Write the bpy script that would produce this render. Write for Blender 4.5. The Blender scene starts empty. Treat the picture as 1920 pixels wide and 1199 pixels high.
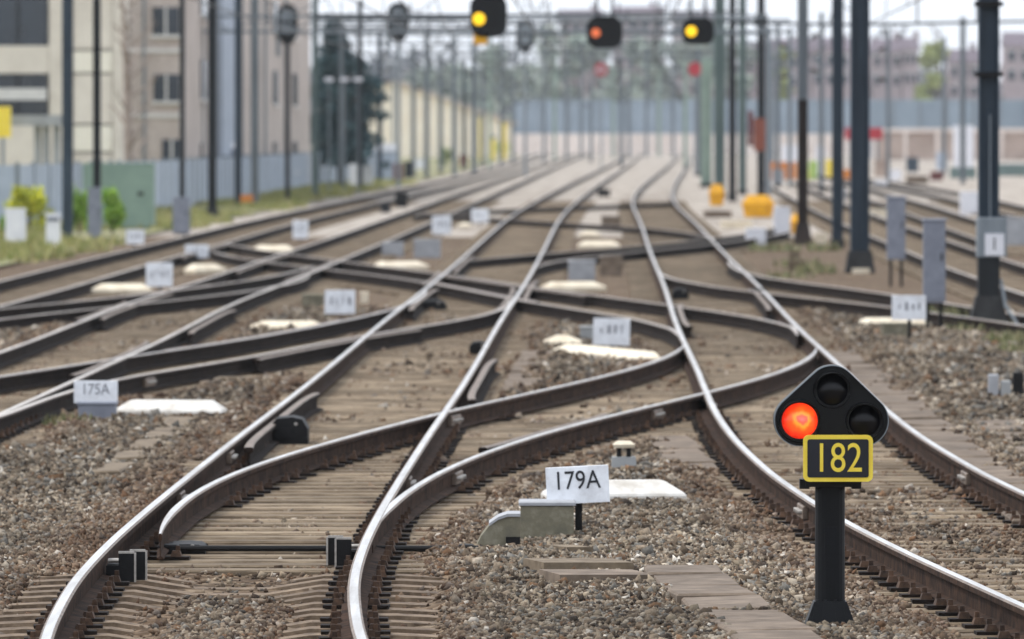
import bpy, bmesh, math, random
import numpy as np
from mathutils import Vector, Matrix

random.seed(7)
rng = np.random.default_rng(11)
scene = bpy.context.scene
COL = scene.collection

# ---------------------------------------------------------------- camera
FPX, HORIZON, CX, CY, CAMZ = 16000.0, 254.0, 960.0, 599.5, 2.40   # long telephoto from a platform end; rail head is z = 0
PITCH = math.atan((CY - HORIZON) / FPX)
cam_data = bpy.data.cameras.new('camera')
cam = bpy.data.objects.new('camera', cam_data)
COL.objects.link(cam)
cam.location = (0, 0, CAMZ)
cam.rotation_euler = (math.pi / 2 - PITCH, 0, 0)
cam_data.sensor_width = 36.0
cam_data.lens = FPX / 1920.0 * 36.0
cam_data.clip_start = 0.5
cam_data.clip_end = 6000.0
cam_data.dof.use_dof = True
cam_data.dof.focus_distance = 47.5
cam_data.dof.aperture_fstop = 5.8
cam_data.dof.aperture_blades = 9
scene.camera = cam

# ---------------------------------------------------------------- sky, sun, exposure (bright overcast)
SUN_EL, SUN_AZ = math.radians(56), math.radians(-82)      # azimuth measured from +Y towards +X
world = bpy.data.worlds.new('World')
scene.world = world
world.use_nodes = True
wn, wl = world.node_tree.nodes, world.node_tree.links
wn.clear()
w_out = wn.new('ShaderNodeOutputWorld')
w_bg = wn.new('ShaderNodeBackground')
w_sky = wn.new('ShaderNodeTexSky')
w_sky.sky_type = 'NISHITA'
w_sky.sun_disc = False
w_sky.sun_elevation = SUN_EL
w_sky.sun_rotation = SUN_AZ
w_sky.air_density = 1.0
w_sky.dust_density = 3.0
w_mix = wn.new('ShaderNodeMix')
w_mix.data_type = 'RGBA'
w_mix.inputs[0].default_value = 0.85                        # an even layer of cloud over the whole sky
w_mix.inputs[7].default_value = (8.5, 9.0, 9.8, 1)
wl.new(w_sky.outputs[0], w_mix.inputs[6])
wl.new(w_mix.outputs[2], w_bg.inputs[0])
w_bg.inputs[1].default_value = 0.1
wl.new(w_bg.outputs[0], w_out.inputs[0])
sun_data = bpy.data.lights.new('sun', 'SUN')
sun_data.energy = 1.5
sun_data.angle = math.radians(11)
sun_data.color = (1.0, 0.95, 0.88)
sun = bpy.data.objects.new('sun', sun_data)
COL.objects.link(sun)
sd = Vector((math.sin(SUN_AZ) * math.cos(SUN_EL), math.cos(SUN_AZ) * math.cos(SUN_EL), math.sin(SUN_EL)))
sun.rotation_euler = sd.to_track_quat('Z', 'Y').to_euler()
sun.location = (0, 0, 60)
vs = scene.view_settings
vs.view_transform = 'Standard'
vs.look = 'None'
vs.exposure = 0.62
vs.gamma = 1.0
vs.use_curve_mapping = False
scene.cycles.use_denoising = True
scene.cycles.max_bounces = 6
scene.cycles.volume_bounces = 0
scene.cycles.caustics_reflective = False
scene.cycles.caustics_refractive = False

# ---------------------------------------------------------------- helpers
def ray(px, py):
    dx, dy = px - CX, CY - py
    return Vector((dx, FPX * math.cos(PITCH) + dy * math.sin(PITCH), -FPX * math.sin(PITCH) + dy * math.cos(PITCH)))
def at(px, py, z=-0.2):                   # surveyed point of the photograph on a level surface
    d = ray(px, py); t = (z - CAMZ) / d.z
    return Vector((d.x * t, d.y * t, z))
def dep(px, py, Y):                       # surveyed point of the photograph at a known distance
    d = ray(px, py); t = Y / d.y
    return Vector((d.x * t, Y, CAMZ + d.z * t))
def lin(r, g, b):
    f = lambda c: (c / 255 / 12.92) if c <= 10 else ((c / 255 + 0.055) / 1.055) ** 2.4
    return (f(r), f(g), f(b))

def tag(o, label=None, cat=None, group=None, kind=None):
    if label: o['label'] = label
    if cat: o['category'] = cat
    if group: o['group'] = group
    if kind: o['kind'] = kind
    return o
def empty(name, loc, label, cat, group=None, rz=0.0):
    o = bpy.data.objects.new(name, None)
    COL.objects.link(o)
    o.location = loc
    o.rotation_euler = (0, 0, rz)
    o.empty_display_size = 0.2
    return tag(o, label, cat, group)

class MB:
    def __init__(s):
        s.v, s.f, s.m = [], [], []
    def add(s, vs_, fs, m=0):
        n = len(s.v)
        s.v += [tuple(v) for v in vs_]
        for f in fs:
            s.f.append(tuple(i + n for i in f)); s.m.append(m)
        return s
    def box(s, x0, x1, y0, y1, z0, z1, m=0):
        return s.add([(x0,y0,z0),(x1,y0,z0),(x1,y1,z0),(x0,y1,z0),(x0,y0,z1),(x1,y0,z1),(x1,y1,z1),(x0,y1,z1)],
                     [(0,3,2,1),(4,5,6,7),(0,1,5,4),(1,2,6,5),(2,3,7,6),(3,0,4,7)], m)
    def bevbox(s, x0, x1, y0, y1, z0, z1, b, m=0):      # box whose top edge is chamfered
        r0 = [(x0,y0,z0),(x1,y0,z0),(x1,y1,z0),(x0,y1,z0)]
        r1 = [(x0,y0,z1-b),(x1,y0,z1-b),(x1,y1,z1-b),(x0,y1,z1-b)]
        r2 = [(x0+b,y0+b,z1),(x1-b,y0+b,z1),(x1-b,y1-b,z1),(x0+b,y1-b,z1)]
        f = [(3,2,1,0),(8,9,10,11)]
        for k in range(4):
            j = (k+1) % 4
            f += [(k,j,j+4,k+4),(k+4,j+4,j+8,k+8)]
        return s.add(r0+r1+r2, f, m)
    def frustum(s, c, a0, b0, a1, b1, z0, z1, m=0):
        x, y = c
        r = [(x-a0,y-b0,z0),(x+a0,y-b0,z0),(x+a0,y+b0,z0),(x-a0,y+b0,z0),(x-a1,y-b1,z1),(x+a1,y-b1,z1),(x+a1,y+b1,z1),(x-a1,y+b1,z1)]
        return s.add(r, [(0,3,2,1),(4,5,6,7),(0,1,5,4),(1,2,6,5),(2,3,7,6),(3,0,4,7)], m)
    def tube(s, pts, r, n=8, m=0, cap=True):
        pts = [Vector(p) for p in pts]
        rs = r if isinstance(r, (list, tuple)) else [r] * len(pts)
        rings = []
        for i, p in enumerate(pts):
            t = (pts[min(i+1, len(pts)-1)] - pts[max(i-1, 0)]).normalized()
            u = t.cross(Vector((0,0,1)))
            if u.length < 1e-3: u = t.cross(Vector((0,1,0)))
            u.normalize(); w = u.cross(t).normalized()
            rings.append([p + (u*math.cos(a) + w*math.sin(a)) * rs[i] for a in [2*math.pi*k/n for k in range(n)]])
        vs_ = [v for rg in rings for v in rg]
        fs = []
        for i in range(len(pts)-1):
            for k in range(n):
                j = (k+1) % n
                fs.append((i*n+k, i*n+j, (i+1)*n+j, (i+1)*n+k))
        if cap:
            fs.append(tuple(range(n-1, -1, -1))); fs.append(tuple((len(pts)-1)*n+k for k in range(n)))
        return s.add(vs_, fs, m)
    def prism_y(s, poly, y0, y1, m=0, mside=None):      # polygon in the x-z plane, drawn out along y
        n = len(poly)
        vs_ = [(x, y0, z) for x, z in poly] + [(x, y1, z) for x, z in poly]
        s.add(vs_, [tuple(range(n)), tuple(range(2*n-1, n-1, -1))], m)
        s.add(vs_, [((k+1) % n, k, k+n, (k+1) % n + n) for k in range(n)], m if mside is None else mside)
        return s
    def mesh(s, name, mats, smooth=False):
        me = bpy.data.meshes.new(name)
        me.from_pydata(s.v, [], s.f)
        for m in (mats if isinstance(mats, (list, tuple)) else [mats]): me.materials.append(m)
        if any(s.m): me.polygons.foreach_set('material_index', s.m)
        if smooth: me.polygons.foreach_set('use_smooth', [True] * len(me.polygons))
        me.update()
        return me
    def build(s, name, mats, parent=None, loc=None, rz=0.0, smooth=False, world=False):
        if world and parent is not None:
            q = parent.location
            s.v = [(x-q.x, y-q.y, z-q.z) for x, y, z in s.v]
        return put(name, s.mesh(name, mats, smooth), parent, loc, rz)
def put(name, me, parent=None, loc=None, rz=0.0):
    o = bpy.data.objects.new(name, me)
    COL.objects.link(o)
    o.parent = parent
    if loc is not None: o.location = loc
    if rz: o.rotation_euler = (0, 0, rz)
    return o
def text_part(name, body, size, mat_, parent, loc, xs=1.0, rot=None, bold=0.0):
    cu = bpy.data.curves.new(name, 'FONT')
    cu.body = body; cu.size = size; cu.extrude = 0.0015
    cu.align_x = 'CENTER'; cu.align_y = 'CENTER'
    cu.offset = size * bold
    t = bpy.data.objects.new(name, cu)
    COL.objects.link(t)
    me = bpy.data.meshes.new_from_object(t.evaluated_get(bpy.context.evaluated_depsgraph_get()))
    bpy.data.objects.remove(t); bpy.data.curves.remove(cu)
    me.name = name; me.materials.clear(); me.materials.append(mat_)
    o = bpy.data.objects.new(name, me)
    COL.objects.link(o)
    o.parent = parent; o.location = loc
    o.rotation_euler = rot or (math.pi/2, 0, 0)
    o.scale = (xs, 1, 1)
    return o
def fast_mesh(name, verts, faces, mats, colors=None, matidx=None):   # numpy arrays in, one mesh out
    me = bpy.data.meshes.new(name)
    nf, k = faces.shape
    me.vertices.add(len(verts)); me.vertices.foreach_set('co', verts.astype(np.float32).ravel())
    me.loops.add(nf * k); me.loops.foreach_set('vertex_index', faces.astype(np.int32).ravel())
    me.polygons.add(nf)
    me.polygons.foreach_set('loop_start', np.arange(0, nf * k, k, dtype=np.int32))
    me.polygons.foreach_set('loop_total', np.full(nf, k, dtype=np.int32))
    for m in mats: me.materials.append(m)
    if matidx is not None: me.polygons.foreach_set('material_index', matidx.astype(np.int32))
    if colors is not None:
        ca = me.color_attributes.new('tint', 'FLOAT_COLOR', 'POINT')
        c4 = np.ones((len(verts), 4), np.float32); c4[:, :3] = colors
        ca.data.foreach_set('color', c4.ravel())
    me.update(calc_edges=True)
    me.validate()
    return me

# ---------------------------------------------------------------- materials
def mat(name, c1, c2=None, rough=0.8, metal=0.0, scale=4.0, stretch=(1,1,1), bump=0.0, vary=0.15, spec=0.4, detail=6.0, emit=None, estr=0.0, c3=None, stain=0.0, sscale=0.9, scol=(0.35,0.30,0.25)):
    m = bpy.data.materials.new(name)
    m.use_nodes = True
    n, l = m.node_tree.nodes, m.node_tree.links
    b = n['Principled BSDF']
    b.inputs['Roughness'].default_value = rough
    b.inputs['Metallic'].default_value = metal
    b.inputs['Specular IOR Level'].default_value = spec
    c2 = c2 or tuple(c * 0.72 for c in c1)
    tc = n.new('ShaderNodeTexCoord'); oi = n.new('ShaderNodeObjectInfo')
    mp = n.new('ShaderNodeMapping'); mp.inputs['Scale'].default_value = stretch
    add = n.new('ShaderNodeVectorMath'); add.operation = 'ADD'
    mul = n.new('ShaderNodeMath'); mul.operation = 'MULTIPLY'; mul.inputs[1].default_value = 57.0
    l.new(oi.outputs['Random'], mul.inputs[0]); l.new(tc.outputs['Object'], add.inputs[0]); l.new(mul.outputs[0], add.inputs[1])
    l.new(add.outputs[0], mp.inputs['Vector'])
    nz = n.new('ShaderNodeTexNoise'); nz.inputs['Scale'].default_value = scale; nz.inputs['Detail'].default_value = detail; nz.inputs['Roughness'].default_value = 0.62
    l.new(mp.outputs[0], nz.inputs['Vector'])
    cr = n.new('ShaderNodeValToRGB')
    cr.color_ramp.elements[0].position = 0.32; cr.color_ramp.elements[0].color = (*c2, 1)
    cr.color_ramp.elements[1].position = 0.68; cr.color_ramp.elements[1].color = (*c1, 1)
    if c3:
        e = cr.color_ramp.elements.new(0.5); e.color = (*c3, 1)
    l.new(nz.outputs['Fac'], cr.inputs['Fac'])
    hsv = n.new('ShaderNodeHueSaturation')
    mr = n.new('ShaderNodeMapRange'); mr.inputs['To Min'].default_value = 1 - vary; mr.inputs['To Max'].default_value = 1 + vary
    l.new(oi.outputs['Random'], mr.inputs['Value']); l.new(mr.outputs[0], hsv.inputs['Value'])
    l.new(cr.outputs[0], hsv.inputs['Color']); l.new(hsv.outputs[0], b.inputs['Base Color'])
    if stain:                                   # dirt, grease and damp patches with a shape of their own
        ge = n.new('ShaderNodeNewGeometry'); sn = n.new('ShaderNodeTexNoise'); sn.inputs['Scale'].default_value = sscale; sn.inputs['Detail'].default_value = 7; sn.inputs['Roughness'].default_value = 0.68
        l.new(ge.outputs['Position'], sn.inputs['Vector'])
        sr = n.new('ShaderNodeMapRange'); sr.inputs['From Min'].default_value = 0.44; sr.inputs['From Max'].default_value = 0.66; sr.inputs['To Max'].default_value = stain
        l.new(sn.outputs['Fac'], sr.inputs['Value'])
        sm = n.new('ShaderNodeMix'); sm.data_type = 'RGBA'; sm.blend_type = 'MULTIPLY'; sm.inputs[7].default_value = (*scol, 1)
        l.new(sr.outputs[0], sm.inputs[0]); l.new(hsv.outputs[0], sm.inputs[6]); l.new(sm.outputs[2], b.inputs['Base Color'])
    if bump:
        bp = n.new('ShaderNodeBump'); bp.inputs['Strength'].default_value = bump; bp.inputs['Distance'].default_value = 0.02
        l.new(nz.outputs['Fac'], bp.inputs['Height']); l.new(bp.outputs[0], b.inputs['Normal'])
    if emit:
        b.inputs['Emission Color'].default_value = (*emit, 1); b.inputs['Emission Strength'].default_value = estr
    return m
def tint_mat(name, rough=0.85, nscale=60.0, amount=0.25, transl=0.0):
    m = bpy.data.materials.new(name); m.use_nodes = True
    n, l = m.node_tree.nodes, m.node_tree.links
    b = n['Principled BSDF']; b.inputs['Roughness'].default_value = rough; b.inputs['Specular IOR Level'].default_value = 0.25
    at_ = n.new('ShaderNodeAttribute'); at_.attribute_name = 'tint'
    tc = n.new('ShaderNodeTexCoord'); nz = n.new('ShaderNodeTexNoise'); nz.inputs['Scale'].default_value = nscale; nz.inputs['Detail'].default_value = 3
    l.new(tc.outputs['Object'], nz.inputs['Vector'])
    mr = n.new('ShaderNodeMapRange'); mr.inputs['From Min'].default_value = 0.3; mr.inputs['From Max'].default_value = 0.7
    mr.inputs['To Min'].default_value = 1 - amount; mr.inputs['To Max'].default_value = 1 + amount
    l.new(nz.outputs['Fac'], mr.inputs['Value'])
    hs = n.new('ShaderNodeHueSaturation'); l.new(at_.outputs['Color'], hs.inputs['Color']); l.new(mr.outputs[0], hs.inputs['Value'])
    l.new(hs.outputs[0], b.inputs['Base Color'])
    return m
def emis(name, col, strength, base=(0.02,0.02,0.02)):
    m = bpy.data.materials.new(name); m.use_nodes = True
    b = m.node_tree.nodes['Principled BSDF']
    b.inputs['Base Color'].default_value = (*base, 1); b.inputs['Emission Color'].default_value = (*col, 1); b.inputs['Emission Strength'].default_value = strength
    b.inputs['Roughness'].default_value = 0.15
    return m

M = {}
M['steel_top'] = mat('polished_rail_head', (0.78,0.77,0.76), (0.52,0.50,0.47), rough=0.42, metal=0.92, scale=3, stretch=(6,0.15,1), vary=0.0, stain=0.35, sscale=0.7, scol=(0.55,0.48,0.42))
M['steel_dull'] = mat('dull_rail_head', (0.70,0.66,0.61), (0.46,0.41,0.37), rough=0.5, metal=0.6, scale=2, stretch=(1,0.2,1), vary=0.05)
M['head_edge'] = mat('worn_rail_edge', lin(146,130,116), lin(92,78,68), rough=0.55, metal=0.5, scale=8, vary=0.05)
M['rust'] = mat('rail_side_rust', lin(82,60,46), lin(26,19,15), rough=0.9, scale=9, bump=0.4, vary=0.1, spec=0.15, stain=0.7, sscale=3.0)
M['rust_dark'] = mat('grimy_rail_side', lin(50,38,31), lin(18,14,12), rough=0.9, scale=9, bump=0.4, vary=0.1, spec=0.15, stain=0.6, sscale=2.0)
M['timber'] = mat('weathered_timber', lin(162,145,122), lin(88,74,59), rough=0.9, scale=7, stretch=(0.5,5,5), bump=0.5, vary=0.2, stain=0.9, sscale=0.8, c3=lin(138,122,101))
M['concrete_sleeper'] = mat('sleeper_concrete', lin(142,123,102), lin(84,70,57), rough=0.9, scale=11, bump=0.3, vary=0.12, stain=0.6, sscale=2.5)
M['clip'] = mat('black_rail_fastening', lin(44,34,28), lin(17,14,12), rough=0.8, spec=0.2, scale=20, bump=0.3, vary=0.2)
M['clip_rust'] = mat('rusty_rail_clip', lin(96,72,55), lin(46,34,27), rough=0.85, scale=20, bump=0.3, vary=0.3)
M['black_steel'] = mat('black_steel', lin(24,23,24), lin(12,11,12), rough=0.6, spec=0.25, scale=14, bump=0.2, vary=0.1)
M['worn_edge'] = mat('worn_bright_edge', lin(196,190,182), lin(150,144,138), rough=0.5, metal=0.3, scale=30, vary=0.05)
M['slab'] = mat('trough_concrete', lin(136,121,106), lin(100,88,76), rough=0.92, scale=5, bump=0.35, vary=0.1, stain=0.6, sscale=2.2)
M['slab_beige'] = mat('beige_slab', lin(140,125,105), lin(106,93,77), rough=0.92, scale=6, bump=0.3, vary=0.06, stain=0.7, sscale=2.5)
M['board_white'] = mat('white_painted_cover', lin(232,230,225), lin(206,201,192), rough=0.6, scale=5, bump=0.1, vary=0.03, stain=0.5, sscale=6, scol=(0.5,0.44,0.36))
M['board_cream'] = mat('cream_painted_cover', lin(238,228,206), lin(220,205,180), rough=0.6, scale=5, bump=0.1, vary=0.04, stain=0.35, sscale=5, scol=(0.5,0.44,0.36))
M['plate_white'] = mat('white_enamel_plate', lin(236,239,244), lin(214,217,222), rough=0.45, scale=6, vary=0.05, stain=0.4, sscale=9, scol=(0.55,0.52,0.5))
M['ink'] = mat('black_lettering', lin(36,38,46), lin(26,28,34), rough=0.6, vary=0)
M['ink_faded'] = mat('faded_lettering', lin(138,140,146), lin(112,114,122), rough=0.6, vary=0)
M['grey_box'] = mat('grey_cabinet_paint', lin(136,141,153), lin(118,122,134), rough=0.55, scale=6, vary=0.05)
M['lightgrey_box'] = mat('pale_grey_box_paint', lin(176,178,182), lin(150,152,156), rough=0.6, scale=6, vary=0.06)
M['moss_concrete'] = mat('mossy_concrete', lin(146,142,126), lin(106,103,90), rough=0.92, scale=9, bump=0.4, vary=0.06, c3=lin(122,117,99))
M['signal_black'] = mat('signal_black_paint', lin(8,9,11), lin(5,6,7), rough=0.42, scale=5, vary=0.0, spec=0.25)
M['post_dark'] = mat('dark_blue_grey_post', lin(11,14,19), lin(7,8,11), rough=0.5, spec=0.22, scale=6, vary=0.0)
M['yellow_paint'] = mat('yellow_sign_paint', lin(252,228,84), lin(240,208,62), rough=0.45, scale=8, vary=0.0)
M['navy_plate'] = mat('black_sign_face', lin(22,25,36), lin(14,16,24), rough=0.4, vary=0.0)
M['lens_off'] = mat('dark_lens', lin(14,14,18), lin(9,9,12), rough=0.3, vary=0.0, spec=0.3)
def ribbed_lamp(name, stops, rad):
    m = bpy.data.materials.new(name); m.use_nodes = True; n, l = m.node_tree.nodes, m.node_tree.links; b = n['Principled BSDF']
    b.inputs['Base Color'].default_value = (0.05, 0.01, 0.01, 1); b.inputs['Roughness'].default_value = 0.2
    tc = n.new('ShaderNodeTexCoord'); mp = n.new('ShaderNodeMapping'); mp.inputs['Scale'].default_value = (1/rad, 0, 1/rad); mp.inputs['Location'].default_value = (-.12, 0, -.05)
    ln = n.new('ShaderNodeVectorMath'); ln.operation = 'LENGTH'; nz = n.new('ShaderNodeTexNoise'); nz.inputs['Scale'].default_value = 2.2; nz.inputs['Detail'].default_value = 3
    l.new(tc.outputs['Object'], mp.inputs['Vector']); l.new(mp.outputs[0], ln.inputs[0]); l.new(mp.outputs[0], nz.inputs['Vector'])
    ad = n.new('ShaderNodeMath'); ad.operation = 'MULTIPLY_ADD'; ad.inputs[1].default_value = 0.5; l.new(nz.outputs['Fac'], ad.inputs[0]); l.new(ln.outputs['Value'], ad.inputs[2])
    su = n.new('ShaderNodeMath'); su.operation = 'SUBTRACT'; su.inputs[1].default_value = 0.25; l.new(ad.outputs[0], su.inputs[0])
    cr = n.new('ShaderNodeValToRGB'); e = cr.color_ramp.elements; e[0].position = stops[0][0]; e[0].color = (*stops[0][1], 1); e[1].position = stops[-1][0]; e[1].color = (*stops[-1][1], 1)
    for p_, c_ in stops[1:-1]: x = e.new(p_); x.color = (*c_, 1)
    l.new(su.outputs[0], cr.inputs[0]); l.new(cr.outputs[0], b.inputs['Emission Color']); b.inputs['Emission Strength'].default_value = 0.95
    return m
M['lamp_red'] = ribbed_lamp('lit_orange_red_lens', [(0.0, (0.85,0.16,0.14)), (0.22, (0.9,0.10,0.06)), (0.36, (1.0,0.30,0.03)), (0.55, (1.0,0.10,0.012)), (0.8, (0.95,0.04,0.008)), (1.0, (0.55,0.015,0.004))], .098)
M['lamp_red_core'] = emis('lamp_filament_core', (0.95, 0.16, 0.13), 1.1)
M['lamp_red_ring'] = emis('lamp_bright_ring', (1.0, 0.20, 0.02), 1.15)
M['lamp_yellow'] = emis('lit_yellow_lens', (1.0, 0.58, 0.01), 1.2)
M['lamp_dimred'] = emis('lit_dim_red_lens', (1.0, 0.22, 0.08), 0.6)
M['mast_blue'] = mat('blue_grey_mast_paint', lin(54,70,84), lin(38,50,62), rough=0.6, scale=2, stretch=(3,3,0.4), vary=0.05)
M['mast_dark'] = mat('dark_mast_paint', lin(30,36,41), lin(18,22,26), stain=0.5, sscale=1.5, rough=0.65, scale=2, stretch=(3,3,0.4), vary=0.05)
M['mast_grey'] = mat('grey_mast_galvanised', lin(132,140,146), lin(110,118,124), rough=0.6, scale=2, stretch=(3,3,0.4), vary=0.08)
M['mast_green'] = mat('green_mast_paint', lin(112,130,126), lin(92,110,108), rough=0.6, scale=2, stretch=(3,3,0.4), vary=0.06)
M['mast_palegreen'] = mat('pale_green_mast_paint', lin(168,186,172), lin(146,164,152), rough=0.6, scale=2, vary=0.05)
M['mast_rust'] = mat('rust_brown_mast', lin(58,46,40), lin(34,27,24), rough=0.8, scale=3, vary=0.05)
M['foundation'] = mat('dark_foundation', lin(58,58,58), lin(36,36,37), rough=0.9, scale=5, bump=0.3, vary=0.08)
M['wire'] = mat('overhead_wire', lin(46,50,54), lin(34,38,42), rough=0.5, vary=0.05)
M['orange'] = mat('orange_yellow_plastic', lin(236,176,24), lin(208,144,14), rough=0.5, scale=5, vary=0.05)
M['orange_dark'] = mat('orange_plastic', lin(226,142,60), lin(196,116,44), rough=0.5, scale=5, vary=0.05)
M['lime'] = mat('lime_cloth', lin(190,216,128), lin(160,190,96), rough=0.7, vary=0.05)
M['white_plastic'] = mat('white_plastic', lin(238,238,242), lin(220,221,228), rough=0.5, scale=3, vary=0.03)
M['red_brown'] = mat('red_brown_board', lin(150,84,62), lin(122,66,50), rough=0.7, scale=6, vary=0.05)
M['red_paint'] = mat('red_paint', lin(188,52,62), lin(160,40,50), rough=0.5, vary=0.05)
M['maroon'] = mat('maroon_paint', lin(112,56,54), lin(86,42,42), rough=0.6, vary=0.05)
M['green_cabinet'] = mat('sage_green_cabinet', lin(136,158,144), lin(122,144,132), rough=0.55, scale=2, vary=0.03)
M['fence_grey'] = mat('blue_grey_fence_panel', lin(176,186,200), lin(158,168,182), rough=0.7, scale=1.5, vary=0.06)
M['barrier'] = mat('far_noise_barrier', lin(146,160,172), lin(130,144,156), rough=0.6, scale=0.3, vary=0.05)
M['pink_wall'] = mat('pinkish_retaining_wall', lin(196,178,166), lin(172,152,140), rough=0.9, scale=0.4, vary=0.04, stain=0.4, sscale=0.3)
M['pale_wall'] = mat('pale_low_wall', lin(238,228,220), lin(220,206,196), rough=0.9, scale=0.4, vary=0.04)
M['cream_wall'] = mat('cream_render', lin(252,242,222), lin(242,228,206), rough=0.9, scale=0.6, vary=0.03)
M['beige_wall'] = mat('beige_office_facade', lin(232,224,210), lin(218,209,195), stain=0.25, sscale=0.4, rough=0.85, scale=0.7, vary=0.03)
M['cream_panel'] = mat('cream_facade_panel', lin(250,244,228), lin(238,231,213), rough=0.8, scale=0.7, vary=0.03)
M['brick_pink'] = mat('pinkish_brick', lin(208,197,188), lin(184,171,163), rough=0.9, scale=6, stain=0.35, sscale=0.35, vary=0.03)
M['brick_purple'] = mat('purple_brown_brick', lin(176,162,164), lin(150,137,139), rough=0.9, scale=3, vary=0.08)
M['roof'] = mat('dark_tiled_roof', lin(122,110,118), lin(100,90,98), rough=0.85, scale=2, vary=0.08)
M['glass'] = mat('dark_window_glass', lin(34,46,58), lin(22,32,42), rough=0.12, scale=0.8, vary=0.05, spec=0.7)
M['frame_white'] = mat('white_window_frame', lin(222,220,216), lin(204,202,198), rough=0.6, vary=0.04)
M['grey_concrete'] = mat('grey_concrete', lin(170,172,172), lin(148,150,150), rough=0.9, scale=2, vary=0.04)
M['bark'] = mat('bark', lin(98,86,76), lin(66,56,50), rough=0.95, scale=5, bump=0.4, vary=0.1)
M['pale_bark'] = mat('pale_bark', lin(170,156,146), lin(134,120,110), rough=0.95, scale=5, bump=0.3, vary=0.1)
M['leaf'] = tint_mat('foliage', 0.75, 3.0, 0.2)
M['stone'] = tint_mat('ballast_stone', 0.9, 60.0, 0.3)

def ballast_material():
    m = bpy.data.materials.new('ballast_gravel'); m.use_nodes = True
    n, l = m.node_tree.nodes, m.node_tree.links
    b = n['Principled BSDF']; b.inputs['Roughness'].default_value = 0.95; b.inputs['Specular IOR Level'].default_value = 0.2
    tc = n.new('ShaderNodeTexCoord')
    vo = n.new('ShaderNodeTexVoronoi'); vo.inputs['Scale'].default_value = 19.0
    l.new(tc.outputs['Object'], vo.inputs['Vector'])
    big = n.new('ShaderNodeTexNoise'); big.inputs['Scale'].default_value = 0.55; big.inputs['Detail'].default_value = 5
    l.new(tc.outputs['Object'], big.inputs['Vector'])
    sep = n.new('ShaderNodeSeparateColor'); l.new(vo.outputs['Color'], sep.inputs[0])
    cr = n.new('ShaderNodeValToRGB'); e = cr.color_ramp.elements
    e[0].position = 0.0; e[0].color = (*lin(72,61,51), 1); e[1].position = 1.0; e[1].color = (*lin(158,144,126), 1)
    x = e.new(0.45); x.color = (*lin(116,101,85), 1)
    l.new(sep.outputs[0], cr.inputs[0])
    cr2 = n.new('ShaderNodeValToRGB'); e = cr2.color_ramp.elements
    e[0].position = 0.35; e[0].color = (*lin(176,150,126), 1); e[1].position = 0.66; e[1].color = (*lin(226,220,210), 1)
    l.new(big.outputs['Fac'], cr2.inputs[0])
    mx = n.new('ShaderNodeMix'); mx.data_type = 'RGBA'; mx.blend_type = 'MULTIPLY'; mx.inputs[0].default_value = 0.75
    l.new(cr.outputs[0], mx.inputs[6]); l.new(cr2.outputs[0], mx.inputs[7]); l.new(mx.outputs[2], b.inputs['Base Color'])
    bp = n.new('ShaderNodeBump'); bp.inputs['Strength'].default_value = 0.9; bp.inputs['Distance'].default_value = 0.03; bp.invert = True
    l.new(vo.outputs['Distance'], bp.inputs['Height']); l.new(bp.outputs[0], b.inputs['Normal'])
    return m
M['ballast'] = ballast_material()
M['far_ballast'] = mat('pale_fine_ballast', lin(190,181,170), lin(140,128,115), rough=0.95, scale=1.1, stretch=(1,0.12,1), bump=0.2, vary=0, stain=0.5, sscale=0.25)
M['verge'] = mat('verge_soil_and_moss', lin(150,146,106), lin(150,136,112), rough=0.95, scale=1.2, bump=0.4, vary=0, c3=lin(124,124,86))
M['earth'] = mat('earth', lin(140,130,112), lin(112,108,84), rough=0.95, scale=0.08, vary=0)

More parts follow.
